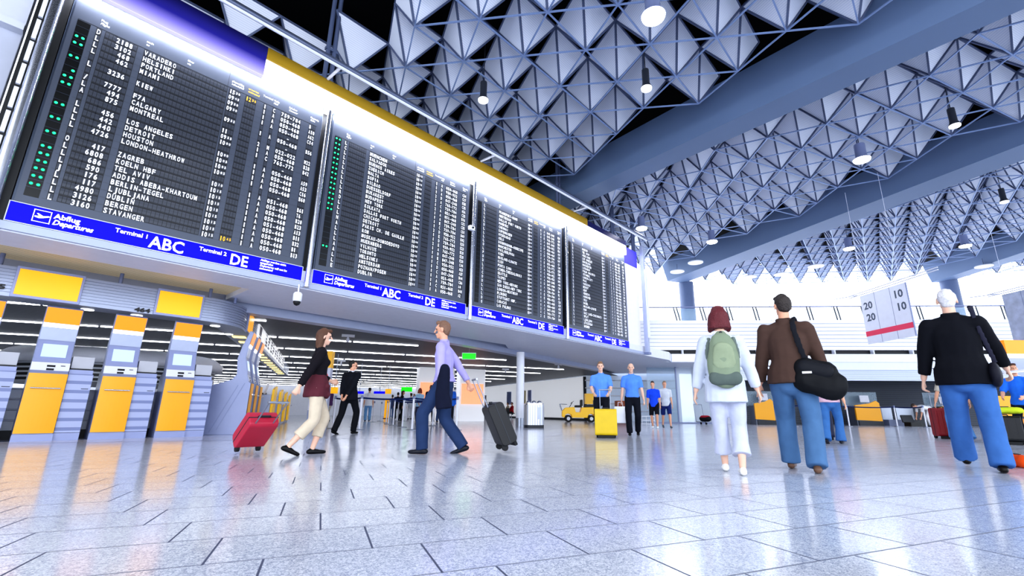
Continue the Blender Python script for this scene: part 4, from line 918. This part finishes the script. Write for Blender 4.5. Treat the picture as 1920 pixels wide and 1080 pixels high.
# ---- people further back
def stand(lab, px, py, face, h, top, bottom, hair, lod=2, **k):
    q = at(px, py); return person(lab, q, face, h, lod, top=top, bottom=bottom, hair=hair, **k)
fl_ = ((-.1, .12, 0, 0), (.1, -.1, 0, 0))
stand('person in a royal blue shirt and black shorts beside the glass wall', 1229, 803, 200, 1.72, '#1f4fe0', '#14141c', ('short', '#3a2a20'), feet=fl_, sleeve=.45, leg=.5, shoes='#f2f2f2', lean=.15)
stand('grey shirted person in navy shorts walking behind the one in royal blue', 1251, 802, 215, 1.78, '#c9ced6', '#1d2c6a', ('short', '#8a7a6a'), feet=((-.1, .25, 0, 0), (.1, -.3, .04, .4)), sleeve=.45, leg=.5, shoes='#5a5a62')
QL = 'people queuing between the belt posts'
stand('person in white shirt and pale jeans in the queue with a small bag, back turned', 688, 790, 62, 1.72, '#e8eaf2', '#6f9fd0', ('short', '#14100e'), sleeve=.5, lod=1)
stand('person in black leaning forward in the queue', 749, 789, -20, 1.66, '#14151c', '#101118', ('long', '#3a2418'), lean=.12, feet=fl_)
stand('red haired person in pale blue shirt with hands behind the back in the queue', 784, 791, 70, 1.68, '#a9cdee', '#3c3f58', ('bob', '#8e3a1c'), hands=((-.05, -.2, .86), (.05, -.2, .84)), poles=((-1, -.5, 0), (1, -.5, 0)), sleeve=.7, lod=1)
stand('person in black jacket and black trousers standing in the queue, back turned', 805, 793, 60, 1.76, '#14161f', '#181b24', ('long', '#6a5238'), jacket=True, lod=1, feet=((-.16, 0, 0, 0), (.16, 0, 0, 0)))
stand('person in white behind the red haired one in the queue', 774, 785, 75, 1.72, '#eceef2', '#d8dae4', ('short', '#b08a6a'))
stand('person in grey blue denim behind the black jacket in the queue', 822, 791, 30, 1.68, '#56648a', '#3f5580', ('short', '#4a3024'), hands=((-.2, .22, 1.0), (.2, .22, 1.0)))
stand('person in a blue jacket with a red hem at the end of the queue', 842, 795, 50, 1.70, '#2a6ad0', '#22252f', ('short', '#2a1c18'), jacket=True, lod=1)
stand('person in a light jacket at the far counters behind the queue', 768, 786, 80, 1.7, '#d6dae4', '#e0e2ea', ('short', '#3a2a20'))
stand('dark clothed person far behind the queue on the left', 743, 786.5, 60, 1.7, '#1c2236', '#191b24', ('short', '#241a14'))
stand('person in plum coloured shirt by the white sign pillar', 614, 790, 120, 1.68, '#5a3a6a', '#c8bfae', ('short', '#3a2a30'))
stand('person in dark blue and jeans far behind the rows of belt posts', 733, 784, 65, 1.7, '#4a5a8a', '#5a7ab0', ('short', '#2a2018'))
# seated people along the corridor wall
ST = [(893, 784, '#141a26', '#3a5a9a', 'person in black standing at the end of the seats by the brown door', 1), (902, 783, '#b06a50', '#8a6a4a', 'seated person in rust colours at the left end of the row', 0), (911, 782.5, '#c8cad2', '#6a6a72', 'seated person in pale grey, second from the left in the row', 0), (924, 782, '#8a8c9c', '#4a4c58', 'seated person in mid grey, third from the left in the row', 0), (938, 781.5, '#1c2026', '#22262e', 'seated person in black near the middle of the row', 0), (952, 782, '#c8b8a0', '#8a8466', 'seated person in beige beside the one in red', 0), (960, 782.5, '#b8202c', '#2a2c34', 'seated person in a red top next to the white column', 0)]
nwl = degrees(atan2(nw.y, nw.x))
for px, py, a, b, lab, std in ST:
    q = at(px, py+2.2)
    if std: person(lab, q, nwl+90, 1.72, 2, top=a, bottom=b, hair=('short', '#16110e'), jacket=True)
    else: person(lab, q, nwl+180, 1.70, 2, hip=(0, 0, .50), feet=((-.12, .42, 0, 0), (.12, .44, 0, 0)), hands=((-.14, .34, .56), (.14, .34, .56)), top=a, bottom=b, hair=('short', '#3a2a20'), hem=.48)
# right side
q = fac(facpx(1742, 780, 25.7)[0], 25.7); person('person in white bending over a black case by the far counters', q, degrees(atan2(FU.y, FU.x))+180, 1.74, 2, hip=(0, -.05, .88), lean=1.35, feet=((-.16, .12, 0, 0), (.16, -.2, 0, 0)), hands=((-.16, .52, .42), (.16, .52, .42)), top='#f4f4f8', bottom='#f0f0f6', shoes='#20222a', hair=('short', '#4a3a30'), hem=.86, sleeve=.5); bent_q = q
q = at(1806, 826); jeans2 = person('man in beige shirt and pale jeans half hidden behind the black blazer', q, degrees(atan2(q.y, q.x))+12, 1.76, 1, feet=((-.12, .12, 0, 0), (.12, -.1, 0, 0)), top='#b9b2a4', bottom='#5b8cc4', shoes='#16181e', hair=('short', '#5a4634'), hands=((-.34, .06, .86), (.28, .10, .84)), sleeve=.5, hem=.86, legw=1.1, cuff=.13)
q = at(1566, 832); jeans3 = person('person in pink top and jeans walking beyond the man in brown', q, degrees(atan2(q.y, q.x))-8, 1.62, 1, feet=((-.12, -.2, .02, .3), (.1, .12, 0, 0)), top='#d8b4c4', bottom='#3f6ea8', shoes='#22242c', hair=('short', '#4a3226'), sleeve=.6, hem=.86, legw=1.12, cuff=.13, hands=((-.30, .05, .82), (.3, -.08, .82)))
q = CAMP+ray(1921, 772)*(9.6/FPX); q.z = 0; staff = person('staff member with brown hair in a bright blue uniform at the right edge', q, 160, 1.62, 1, top='#2a72e0', bottom='#171a2a', shoes='#101014', hair=('short', '#4a2a1c'), sleeve=.5, hem=.84, hands=((-.16, .36, 1.02), (.2, .34, 1.02)), collar='#f0f2f6', head=(.5, -.2))
# ================================================================== luggage and loose furniture
def suitcase(label, loc, rz, w, d, h, col, tilt=0, handle=.45, group=None, rough=.5, ribs=True, cat='suitcase', name='suitcase', hcol=None):
    """upright wheeled case: x across, y thickness, handle leans to -y when tilted"""
    t = thing(name, label, cat, loc, group=group, rot=(tilt, 0, rz)); m = mat('case_'+col.strip('#'), col, rough, var=.1)
    G().rbox((-w/2, -d, .06), (w/2, 0, h+.06), min(.06, d*.28), 4, ax=0).build('shell', m, t, bevel=.012)
    if ribs:
        g = G()
        for k in range(4): x = -w*.36+k*w*.24; g.rbox((x-.012, -d-.006, .12), (x+.012, -d+.02, h), .004, 2, ax=0)
        g.build('front_ribs', m, t)
    g = G(); g.box((-w/2-.003, -d*.5-.006, .07), (w/2+.003, -d*.5+.006, h+.063)); g.build('zip_band', M_dark, t)
    for s in (-1, 1):
        G().tube((s*(w/2-.05)-.02, -.03, .045), (s*(w/2-.05)+.02, -.03, .045), .045, 14).build('wheel', M_rubber, t)
    G().box((-w*.38, -d+.02, .0), (w*.38, -d+.06, .06)).build('foot', M_rubber, t)
    if handle:
        g = G(); hx = min(.12, w*.3)
        for s in (-1, 1): g.tube((s*hx, -.03, h), (s*hx, -.03, h+.06+handle), .009, 8)
        g.tube((-hx-.02, -.03, h+.06+handle), (hx+.02, -.03, h+.06+handle), .015, 10); g.build('pull_handle', hcol or M_steel, t)
    g = G(); g.tube((-.07, -d*.5, h+.085), (.07, -d*.5, h+.085), .011, 8); g.tube((-.07, -d*.5, h+.05), (-.07, -d*.5, h+.085), .01, 8); g.tube((.07, -d*.5, h+.05), (.07, -d*.5, h+.085), .01, 8); g.build('carry_handle', M_dark, t)
    return t
# black case pulled by the man in lavender: bottom at the floor, leaning towards him
def pulled(label, foot, top, w, d, h, col, **k):
    """case on its wheels at foot, its handle end pointing at top (both world points)"""
    foot, top = V(foot), V(top); v = top-foot; hz = V((v.x, v.y, 0)); rz = atan2(hz.y, hz.x)-pi/2
    tilt = -atan2(hz.length, v.z)
    return suitcase(label, foot, rz, w, d, h, col, tilt=tilt, **k)
hand = wpt(purple, (.24, -.42, .76)); pulled('black wheeled suitcase tilted behind the man in the lavender shirt', at(940, 848)+V((0, 0, .02)), (hand.x, hand.y, hand.z), .40, .24, .60, '#0b0c11', handle=.42)
hand = wpt(lady, (.26, -.42, .78)); pulled('crimson wheeled suitcase tilted behind the woman in beige trousers', at(462, 850)+V((0, 0, .02)), (hand.x, hand.y, hand.z), .36, .22, .52, '#b5203f', handle=.40)
q = wpt(blue1, (-.08, .55, 0)); q.z = 0
suitcase('yellow hard trolley case in front of the left man in light blue', q, blue1.rotation_euler.z+pi, .50, .34, .58, '#d9b810', handle=.44, ribs=False)
t = beside(blue2, 'carrier_bag', 'white carrier bag hanging from the hand of the right man in light blue', 'bag', (.30, .08, .28))
G().prism([(-.17, 0), (.17, 0), (.15, .40), (-.15, .40)], (0, -.06, 0), X, Z, (0, .12, 0)).build('bag_body', M_white, t, bevel=.015)
g = G(); g.path([(-.06, 0, .40), (-.05, 0, .50), (.05, 0, .50), (.06, 0, .40)], .007, 6); g.build('handles', M_offw, t)
G().box((-.09, -.064, .20), (-.02, -.06, .28)).build('printed_mark', M_dark, t)
q = at(628, 778); suitcase('dark grey suitcase standing behind the man in the dark suit', q, 1.2, .46, .30, .66, '#2c2e36', handle=.3)
q = at(1560, 826); suitcase('navy suitcase standing beside the person in pink', q+V((.35, .2, 0)), atan2(q.y, q.x)-pi/2, .42, .26, .62, '#141c3c', handle=.4)
q = at(1768, 822); suitcase('dark red suitcase beside the man in pale jeans', q, atan2(q.y, q.x)-pi/2+.5, .42, .28, .68, '#8e1420', handle=.35)
q = at(1893, 833); suitcase('black suitcase standing behind the man in the black blazer', q, atan2(q.y, q.x)-pi/2, .5, .3, .5, '#0c0d12', handle=0)
t = thing('holdall', 'lime green holdall lying on the black suitcase at the right', 'bag', q+V((0, -.02, .60)), atan2(q.y, q.x)-pi/2)
put(solid([((-.22, -.13, .07), (.22, -.13, .07), (.11, .07), (.11, .07), dict(x=(0, 1, 0)))], .016, 2, .008), 'bag_body', C('#c6d632'), t); G().tube((-.1, -.13, .14), (.1, -.13, .14), .012, 8).build('handle', M_dark, t)
q = at(1912, 876); t = thing('orange_bag', 'small orange bag on the floor at the right edge of the frame', 'bag', q, .4)
put(solid([((-.12, 0, .07), (.14, 0, .07), (.07, .07), (.07, .07), dict(x=(0, 1, 0)))], .014, 2, .006), 'bag_body', C('#ff5a1c'), t); G().tube((-.06, 0, .14), (.08, 0, .14), .01, 8).build('handle', M_dark, t)
q = at(1722, 800.5); t = thing('open_case', 'black case lying open on the floor under the bending person', 'suitcase', V((bent_q.x, bent_q.y, 0))-FU*.75-FN*.1, atan2(FU.y, FU.x))
G().rbox((-.45, -.25, 0), (.1, .25, .2), .04, 3).build('case_tray', M_black, t); G().obox((-.45, .25, .2), (.55, 0, 0), (0, .12, .35), (0, .06, -.03)).build('case_lid', M_dark, t)
q = fac(facpx(1322, 780, 25.4)[0], 25.4); t = thing('luggage_trolley', 'steel luggage trolley with a red and black bag beyond the woman in white', 'luggage trolley', q, 1.0)
g = G(); g.path([(-.4, -.25, .12), (.4, -.25, .12), (.4, .25, .12), (-.4, .25, .12), (-.4, -.25, .12)], .02, 8); [g.tube((-.4, y, .12), (.4, y, .12), .012, 6) for y in (-.1, .1)]; g.path([(.4, -.25, .12), (.55, -.25, 1.0), (.55, .25, 1.0), (.4, .25, .12)], .02, 8); g.build('frame', M_steel, t)
for x, y in ((-.35, -.22), (-.35, .22), (.38, 0)): G().tube((x, y-.02, .06), (x, y+.02, .06), .06, 14).build('wheel', M_rubber, t)
t2 = thing('holdall', 'red and black holdall lying on the steel luggage trolley', 'bag', q+V((0, 0, .14)), 1.0)
put(solid([((-.24, 0, .14), (.24, 0, .14), (.17, .14), (.17, .14), dict(x=(0, 1, 0)))], .018, 2, .008), 'bag_body', C('#15161c'), t2); put(solid([((-.2, 0, .22), (.2, 0, .22), (.15, .09), (.15, .09), dict(x=(0, 1, 0)))], .018, 2, .004), 'top_panel', C('#b0283a'), t2)
# ---- belt posts
def stanchion(q, label, group, base=.17, belt=None):
    t = thing('belt_post', label, 'belt post', q, 0, group)
    G().lathe([(base, 0), (base, .012), (.05, .03)], n=24).build('foot_disc', M_steel, t)
    G().lathe([(.03, .03), (.03, .94)], n=16).build('pole', M_offw, t); G().lathe([(.036, .90), (.036, .99), (.025, 1.0)], n=16).build('belt_head', M_lavd, t); return t
def belt(a, b, label, group):
    d = V(b)-V(a); d.z = 0; L = d.length; t = thing('barrier_belt', label, 'barrier belt', V(a)+V((0, 0, .90)), atan2(d.y, d.x), group)
    g = G(); n = 8
    for i in range(n):
        xa, xb = .04+(L-.08)*i/n, .04+(L-.08)*(i+1)/n; f_ = lambda x: -.035*(1-((x-L/2)/(L/2))**2)
        g.add([(xa, -.003, f_(xa)), (xb, -.003, f_(xb)), (xb, -.003, f_(xb)+.05), (xa, -.003, f_(xa)+.05), (xa, .003, f_(xa)), (xb, .003, f_(xb)), (xb, .003, f_(xb)+.05), (xa, .003, f_(xa)+.05)], [(0,1,2,3), (7,6,5,4), (0,4,5,1), (3,2,6,7)])
    g.build('webbing', C('#14224e'), t)
base = [(614, 805.5), (676, 806), (772, 806.5), (856, 806.5)]
PS = [((623, 803.5), 'left of the man in the dark suit'), ((673, 806), 'behind the right leg of the man in the dark suit'), ((772, 806.5), 'in the nearest row of the queue, left of the red haired person'), ((855.5, 806.5), 'nearest row of the queue, behind the lavender shirted man')]
pq = []
for p, s in PS: q = at(*p); pq.append(q); stanchion(q, 'grey belt post '+s, 'belt posts of the queue')
for a, b, s in ((0, 1, 'belt behind the man in the dark suit'), (1, 2, 'dark blue belt from the suited man to the red haired person in the queue'), (2, 3, 'dark blue belt across the backs of the queue')): belt(pq[a], pq[b], s, 'belts of the queue')
rowB = [((754, 801.5), 1), ((811, 798.5), 1), ((832, 801.5), 1), ((737, 797.8), 2), ((791, 796), 2), ((728, 795.5), 2), ((699, 791.5), 3), ((713, 790), 3), ((745, 790), 3), ((762, 790), 3), ((664, 801), 1), ((724, 793), 3), ((670, 795), 2)]
for p, k in rowB: stanchion(at(*p), 'grey belt post in the inner rows of the queue', 'inner belt posts of the queue')
for a, b in ((754, 811), (811, 832)): pass
g_ = [at(754, 801.5), at(832, 801.5), at(737, 797.8), at(791, 796), at(811, 798.5)]
belt(g_[0], g_[1], 'pale belt of the second row of the queue', 'inner belts of the queue'); belt(g_[2], g_[3], 'belt of the third row of the queue', 'inner belts of the queue')
RP = [((1593, 800), 'grey belt post in front of the counters, left of three'), ((1683, 800), 'grey belt post in front of the counters, middle of three'), ((1738, 801.5), 'grey belt post in front of the counters, right of three, by the bending person')]
rq = []
for p, s in RP: q = at(*p); rq.append(q); stanchion(q, s, 'belt posts at the far counters', .15)
belt(rq[0], rq[1], 'dark belt between the left and middle post at the far counters', 'belts at the far counters'); belt(rq[1], rq[2], 'dark belt between the middle and right post at the far counters', 'belts at the far counters')
q = at(1490, 800); belt(q, rq[0], 'dark belt running left from the three posts at the far counters', 'belts at the far counters'); stanchion(q, 'grey belt post hidden behind the legs of the man in brown', 'belt posts at the far counters', .15)
# ---- waste bin by the column
q = at(1001, 802); t = thing('waste_bin', 'oval brushed steel waste bin beside the slim white column', 'waste bin', q, -pi/4)
prof = []
G().rbox((-.36, -.26, 0), (.36, .26, .10), .2, 6).build('plinth', M_dark, t); G().rbox((-.37, -.27, .10), (.37, .27, .80), .21, 6).build('drum', stripes('bin_steel', '#c8cad0', '#a4a8b2', 'X', .09, .45, .35, .7), t)
G().rbox((-.35, -.25, .80), (.35, .25, .86), .2, 6).build('rim', M_chrome, t)
for x in (-.2, .0, .2): G().lathe([(.085, .86), (.085, .90), (.06, .94), (.02, .955)], (x, 0, 0), 18).build('lid_cover', M_chrome, t)
G().box((.10, -.278, .3), (.24, -.268, .72)).build('hatch', M_steel, t)
# ---- exit sign and other hanging signs
q = atplane(879, 676, V((11.6, 12.9, 0))+V((0, 1.2, 0)), V((-.7, -.7, 0)).normalized())
t = thing('exit_sign', 'green lit sign hung from the low ceiling left of the white column', 'exit sign', (q.x, q.y, 2.62), radians(-42))
G().box((-.27, -.05, -.13), (.27, .05, .13)).build('sign_case', M_white, t); G().box((-.25, -.056, -.115), (.26, -.05, .105)).build('green_face', M_green, t); G().tube((0, 0, .13), (0, 0, .34), .008, 6).build('rod', M_steel, t)
q = at(713, 790); qq = at(714, 731, 2.3); t = thing('exit_sign', 'small far green lit sign above the queue', 'exit sign', (26, 38, 2.5), radians(-30)); G().box((-.5, -.05, -.22), (.5, .05, .22)).build('sign_case', M_green, t); G().tube((0, 0, .2), (0, 0, .46), .02, 6).build('rod', M_steel, t)
# ---- information pillar with yellow top and red round sign
q = at(592, 806); t = thing('sign_pillar', 'tall grey sign pillar with yellow top and a red no-entry disc', 'sign pillar', q, radians(-42))
G().box((-.26, -.12, 0), (.26, .12, .55)).build('pillar_foot', M_grey, t); G().box((-.26, -.12, .55), (.26, .12, 1.78)).build('pillar_panel', mat('pillar_panel', '#c3c6d8', .5), t); G().box((-.26, -.13, 1.78), (.26, .13, 2.28)).build('yellow_top', M_gold if False else mat('deep_yellow_top', '#dba410', .4, emit=.2), t)
G().lathe([(.19, 0), (.19, .02)], n=28, M=Matrix.Translation((.02, -.12, 1.5)) @ Matrix.Rotation(pi/2, 4, 'X')).build('red_disc', M_red, t); G().box((-.12, -.145, 1.475), (.16, -.14, 1.525)).build('white_bar', M_wtext, t)
# ---- far yellow and blue signs over the queue
for px, py, w, h, m, lab in ((697, 581/6.2+700-94+1, .9, .9, 'y', 0),): pass
for x, y, z, w, h, m, lab in ((688-0, 0, 0, 0, 0, 0, 0),): pass
def farsign(px, py, dep, w, h, m, lab, cat='hanging sign'):
    q = CAMP+ray(px, py)*(dep/FPX); t = thing('hanging_sign', lab, cat, q, radians(-42)); G().box((-w/2, -.06, -h/2), (w/2, .06, h/2)).build('sign_box', m, t); G().tube((0, 0, h/2), (0, 0, 2.94-q.z), .02, 6).build('rod', M_steel, t)
    return t
farsign(627, 732, 20, .27*1, .26*1, M_yelsign, 'small yellow sign hanging behind the man in the dark suit'); farsign(674, 736, 24, .42, .13, M_blue, 'small blue sign hanging just right of the man in the dark suit'); farsign(712, 736, 26, .62, .13, M_blue, 'blue sign hanging below the far green sign'); farsign(728, 734, 25, .30, .25, M_yelsign, 'small yellow sign hanging right of the far green sign')
q = at(724, 785); t = thing('yellow_totem', 'far yellow sign pillar behind the queue', 'sign pillar', q, radians(-42)); G().box((-.15, -.1, 0), (.15, .1, 1.35)).build('totem_body', M_yelsign, t); G().box((-.2, -.15, 0), (.2, .15, .05)).build('totem_foot', M_dark, t)
# ---- posters on the corridor wall, row of seats
for k, (s, w, c, lab) in enumerate(((11.4, .9, '#8ea0dc', 'pale blue poster on the corridor wall, left of three'), (8.6, .7, '#f2e08a', 'pale yellow poster on the corridor wall, middle of three'), (7.6, .6, '#a9b4ec', 'pale violet poster on the corridor wall, right of three'))):
    t = thing('wall_poster', lab, 'poster', p0+dw*s-nw*.02+V((0, 0, 1.15)), atan2(dw.y, dw.x)); G().box((0, -.0, 0), (w, .02, 1.1)).build('poster_sheet', mat('poster'+c, c, .5), t); G().box((-.02, .004, -.02), (w+.02, .02, 1.12)).build('poster_frame', M_white, t)
for k in range(5):
    q = at([900, 912, 925, 940, 957][k], [786, 785.5, 785, 785, 785.5][k]-.5); t = thing('bench_seat', 'black bench seat under the people sitting along the corridor', 'seat', q, nw.to_2d().angle_signed(V((0, 1)).to_2d()) if False else atan2(nw.y, nw.x)+pi/2, 'seats along the corridor')
    G().box((-.28, -.26, .38), (.28, .22, .44)).build('seat', M_black, t, bevel=.01); G().box((-.28, .20, .44), (.28, .26, .82)).build('backrest', M_black, t, bevel=.01)
    for s in (-.2, .2): G().tube((s, 0, 0), (s, 0, .38), .025, 8).build('leg', M_steel, t)
q = at(888, 786.5); t = thing('red_bag', 'small red bag on the floor at the left end of the seats', 'bag', q, 0); put(solid([((-.2, 0, .16), (.2, 0, .16), (.14, .16), (.14, .16), dict(x=(0, 1, 0)))], .025, 2), 'bag_body', C('#d0262e'), t); G().tube((-.1, 0, .3), (.1, 0, .3), .015, 6).build('handle', M_dark, t)
# ---- yellow electric cart
q = at(1086, 791.5); t = thing('electric_cart', 'yellow electric cart with black seats parked by the corridor wall', 'cart', q, radians(-50))
m = M_yelpan2
G().prism([(-1.0, .30), (-.98, .62), (-.80, .80), (-.30, .84), (-.22, .55), (.05, .55), (.12, .82), (1.0, .84), (1.05, .30), (.88, .25), (.82, .42), (.66, .48), (.50, .42), (.44, .25), (-.42, .25), (-.48, .42), (-.64, .48), (-.80, .42), (-.86, .25)], (0, -.45, 0), X, Z, (0, .9, 0)).build('cart_body', m, t, bevel=.02)
for x in (-.64, .66):
    for y in (-.47, .37): w_ = G().tube((x, y, .2), (x, y+.1, .2), .2, 18).build('wheel', M_rubber, t); G().tube((x, y-.004, .2), (x, y+.104, .2), .1, 14).build('hub_cap', M_white, w_)
G().box((-.24, -.4, .82), (.14, .4, .94)).build('front_seat', M_black, t, bevel=.03); G().box((.08, -.4, .9), (.2, .4, 1.25)).build('seat_back', M_black, t, bevel=.03); G().box((.3, -.4, .82), (.95, .4, .98)).build('rear_seat', M_black, t, bevel=.03); G().box((.86, -.4, .95), (.98, .4, 1.25)).build('rear_back', M_black, t, bevel=.03)
g = G(); g.path([(-.98, -.4, .62), (-1.1, -.4, 1.0), (-1.1, .4, 1.0), (-.98, .4, .62)], .018, 8); g.path([(-1.1, -.4, .85), (-1.1, .4, .85)], .015, 6); g.path([(-1.1, -.4, 1.0), (-.7, -.4, .98), (-.7, .4, .98), (-1.1, .4, 1.0)], .015, 6); g.build('front_basket', M_steel, t)
g = G(); g.tube((-.55, 0, .82), (-.38, 0, 1.1), .02, 8); g.lathe([(.13, 0), (.15, .01), (.13, .02)], n=20, M=Matrix.Translation((-.38, 0, 1.1)) @ Matrix.Rotation(-.6, 4, 'Y')); g.build('steering_wheel', M_black, t)
# shop things in the opening right of the corridor wall
q = at(1165, 791); t = thing('orange_cabinet', 'orange brown cabinet between the two men in light blue', 'cabinet', q, radians(-42)); G().box((-.3, -.25, .1), (.3, .25, 1.25)).build('carcass', mat('orange_brown', '#b45a28', .5, var=.15), t); G().box((-.32, -.27, 0), (.32, .27, .1)).build('plinth', M_dark, t); G().box((-.27, -.27, .2), (.27, -.25, 1.2)).build('door', mat('orange_brown2', '#a44e20', .5), t)
q = at(1160, 789.5); t = thing('shop_wall', 'salmon coloured shop front behind the two men in light blue', 'shop front', q+FN*1.2, radians(-45)); G().box((-.9, 0, 0), (.9, .2, 2.6)).build('panel', mat('salmon_panel', '#e9b195', .5, emit=.1), t); G().box((-.95, -.03, 2.6), (.95, .2, 2.9)).build('header', mat('brown_header', '#4a2e26', .5), t)
q = at(1106, 790); t = thing('yellow_cabinet', 'yellow box on a post between corridor wall and left man in light blue', 'cabinet', q, radians(-45)); G().box((-.28, -.2, 1.05), (.28, .2, 1.7)).build('box', M_yelpan2, t); G().box((-.06, -.06, 0), (.06, .06, 1.05)).build('post', M_steel, t)
t = thing('wire_rack', 'white wire rack of luggage behind the carrier bag', 'rack', at(1213, 797), radians(-45))
g = G()
for z in (.05, .22, .40): g.path([(-.3, -.25, z), (.3, -.25, z), (.3, .25, z), (-.3, .25, z), (-.3, -.25, z)], .014, 6)
for x in (-.3, -.1, .1, .3): g.tube((x, -.25, 0), (x, -.25, .42), .01, 6)
g.build('wire_frame', M_white, t)
# ---- counters under the gallery
def fcounter(px0, px1, D, lab, h=1.15, col=None):
    u0, u1 = facpx(px0, 775, D)[0], facpx(px1, 775, D)[0]; w = u1-u0
    t = thing('check_in_counter', lab, 'check-in counter', fac(u0, D), atan2(FU.y, FU.x), 'counters under the gallery')
    G().prism([(0, .28), (w, .22), (w*.98, h), (w*.86, h+.12), (w*.6, h-.02), (0, h*.9)], (0, -.03, 0), X, Z, (0, .1, 0)).build('front_panel', M_yelpan, t); G().box((.04, .07, 0), (w+.1, .8, .98)).build('desk', mat('desk_grey', '#6c7280', .4, .3), t)
    G().box((.1, .0, 0), (w+.05, .08, .24)).build('kick_plate', M_dark, t)
    G().obox((w*.45, .4, h+.05), (.5, .05, 0), (0, .03, .36), (0, .05, 0)).build('monitor', M_offw, t)
    G().box((-.1, .9, .95), (w+.5, .93, 1.75)).build('glass_screen', M_glass, t)
    return t
fcounter(1605, 1652, 26.5, 'yellow fronted counter behind the left belt post under the gallery'); fcounter(1765, 1795, 26.5, 'yellow fronted counter behind the bending person', 1.1); fcounter(1416, 1452, 26.0, 'yellow fronted counter seen between the woman in white and the man in brown', 1.2)
for px, lab in ((1664, 'low grey luggage scale beside the yellow counter'), (1706, 'dark grey luggage scale behind the middle belt post'),):
    u0 = facpx(px, 775, 26.6)[0]; t = thing('luggage_scale', lab, 'luggage scale', fac(u0, 26.6), atan2(FU.y, FU.x)); G().box((0, 0, 0), (.9, 1.2, .3)).build('scale_bed', M_grey if px < 1690 else M_dark, t); G().box((.0, 1.0, .3), (.9, 1.2, .95)).build('scale_back', M_steel, t)
for k in range(2):
    u0 = facpx(1496 if k == 0 else 1830, 775, 27)[0]; t = thing('conveyor_frame', 'steel rails of the luggage conveyor left of the yellow counter' if k == 0 else 'steel rails of the luggage conveyor right of the bending person', 'conveyor', fac(u0, 26.8), atan2(FU.y, FU.x))
    g = G(); [g.tube((0, 0, z), (1.5, 0, z), .02, 6) for z in (.3, .55, .8, 1.0)]; g.build('rail', M_steel, t); g = G(); [g.tube((x, 0, 0), (x, 0, 1.0), .025, 6) for x in (.05, .75, 1.45)]; g.build('leg', M_steel, t)
# staffed desk at the right edge
d = ray(1898, 800); q = CAMP+d*(10.5/FPX); q.z = 0; t = thing('staff_desk', 'orange fronted desk beside the staff member in blue', 'desk', q, radians(-46))
q2 = q
G().box((-.35, -.1, .55), (.6, .35, 1.0)).build('upper_panel', M_yelpan, t, bevel=.01); G().box((-.35, -.12, 0), (.6, .35, .50)).build('lower_panel', mat('ochre_panel', '#d98a10', .45), t, bevel=.01); G().box((-.42, -.1, 0), (-.37, .35, 1.15)).build('side_plate', M_lav, t)
d = ray(1905, 655); q = CAMP+d*(11.5/FPX); t = thing('lit_header_sign', 'orange lit header sign over the staff member at the right edge', 'lit sign', q, radians(-46))
G().box((-.33, -.06, -.12), (.9, .06, .22)).build('orange_face', M_orsign, t); G().box((-.33, -.065, -.22), (.9, .06, -.12)).build('white_strip', M_lit, t); G().box((-.3, .0, -.9), (.9, .06, -.22)).build('back_panel', M_kface, t)
for x in (-.28, .8): G().tube((x, .05, -.9), (x, .05, -q.z), .035, 8).build('post', M_steel, t)

# ---- small white fixtures under the dark low ceiling
for (px, py), lab in (((653, 629), 'white T-shaped fixture under the dark ceiling above the suited man'), ((1047, 683), 'white T-shaped fixture under the dark ceiling right of the white column'), ((948, 692), 'small white fixture under the dark ceiling left of the white column'), ((640, 676), 'small white fixture under the dark ceiling by the yellow sign pillar')):
    q = at(px, py, 2.93); t = thing('ceiling_sensor', lab, 'ceiling fixture', q, radians(-26)); G().box((-.2, -.04, -.05), (.2, .04, .03)).build('crossbar', M_white, t); G().lathe([(.03, -.22), (.05, -.2), (.05, -.12), (.02, -.05)], n=14).build('sensor_head', M_offw, t)
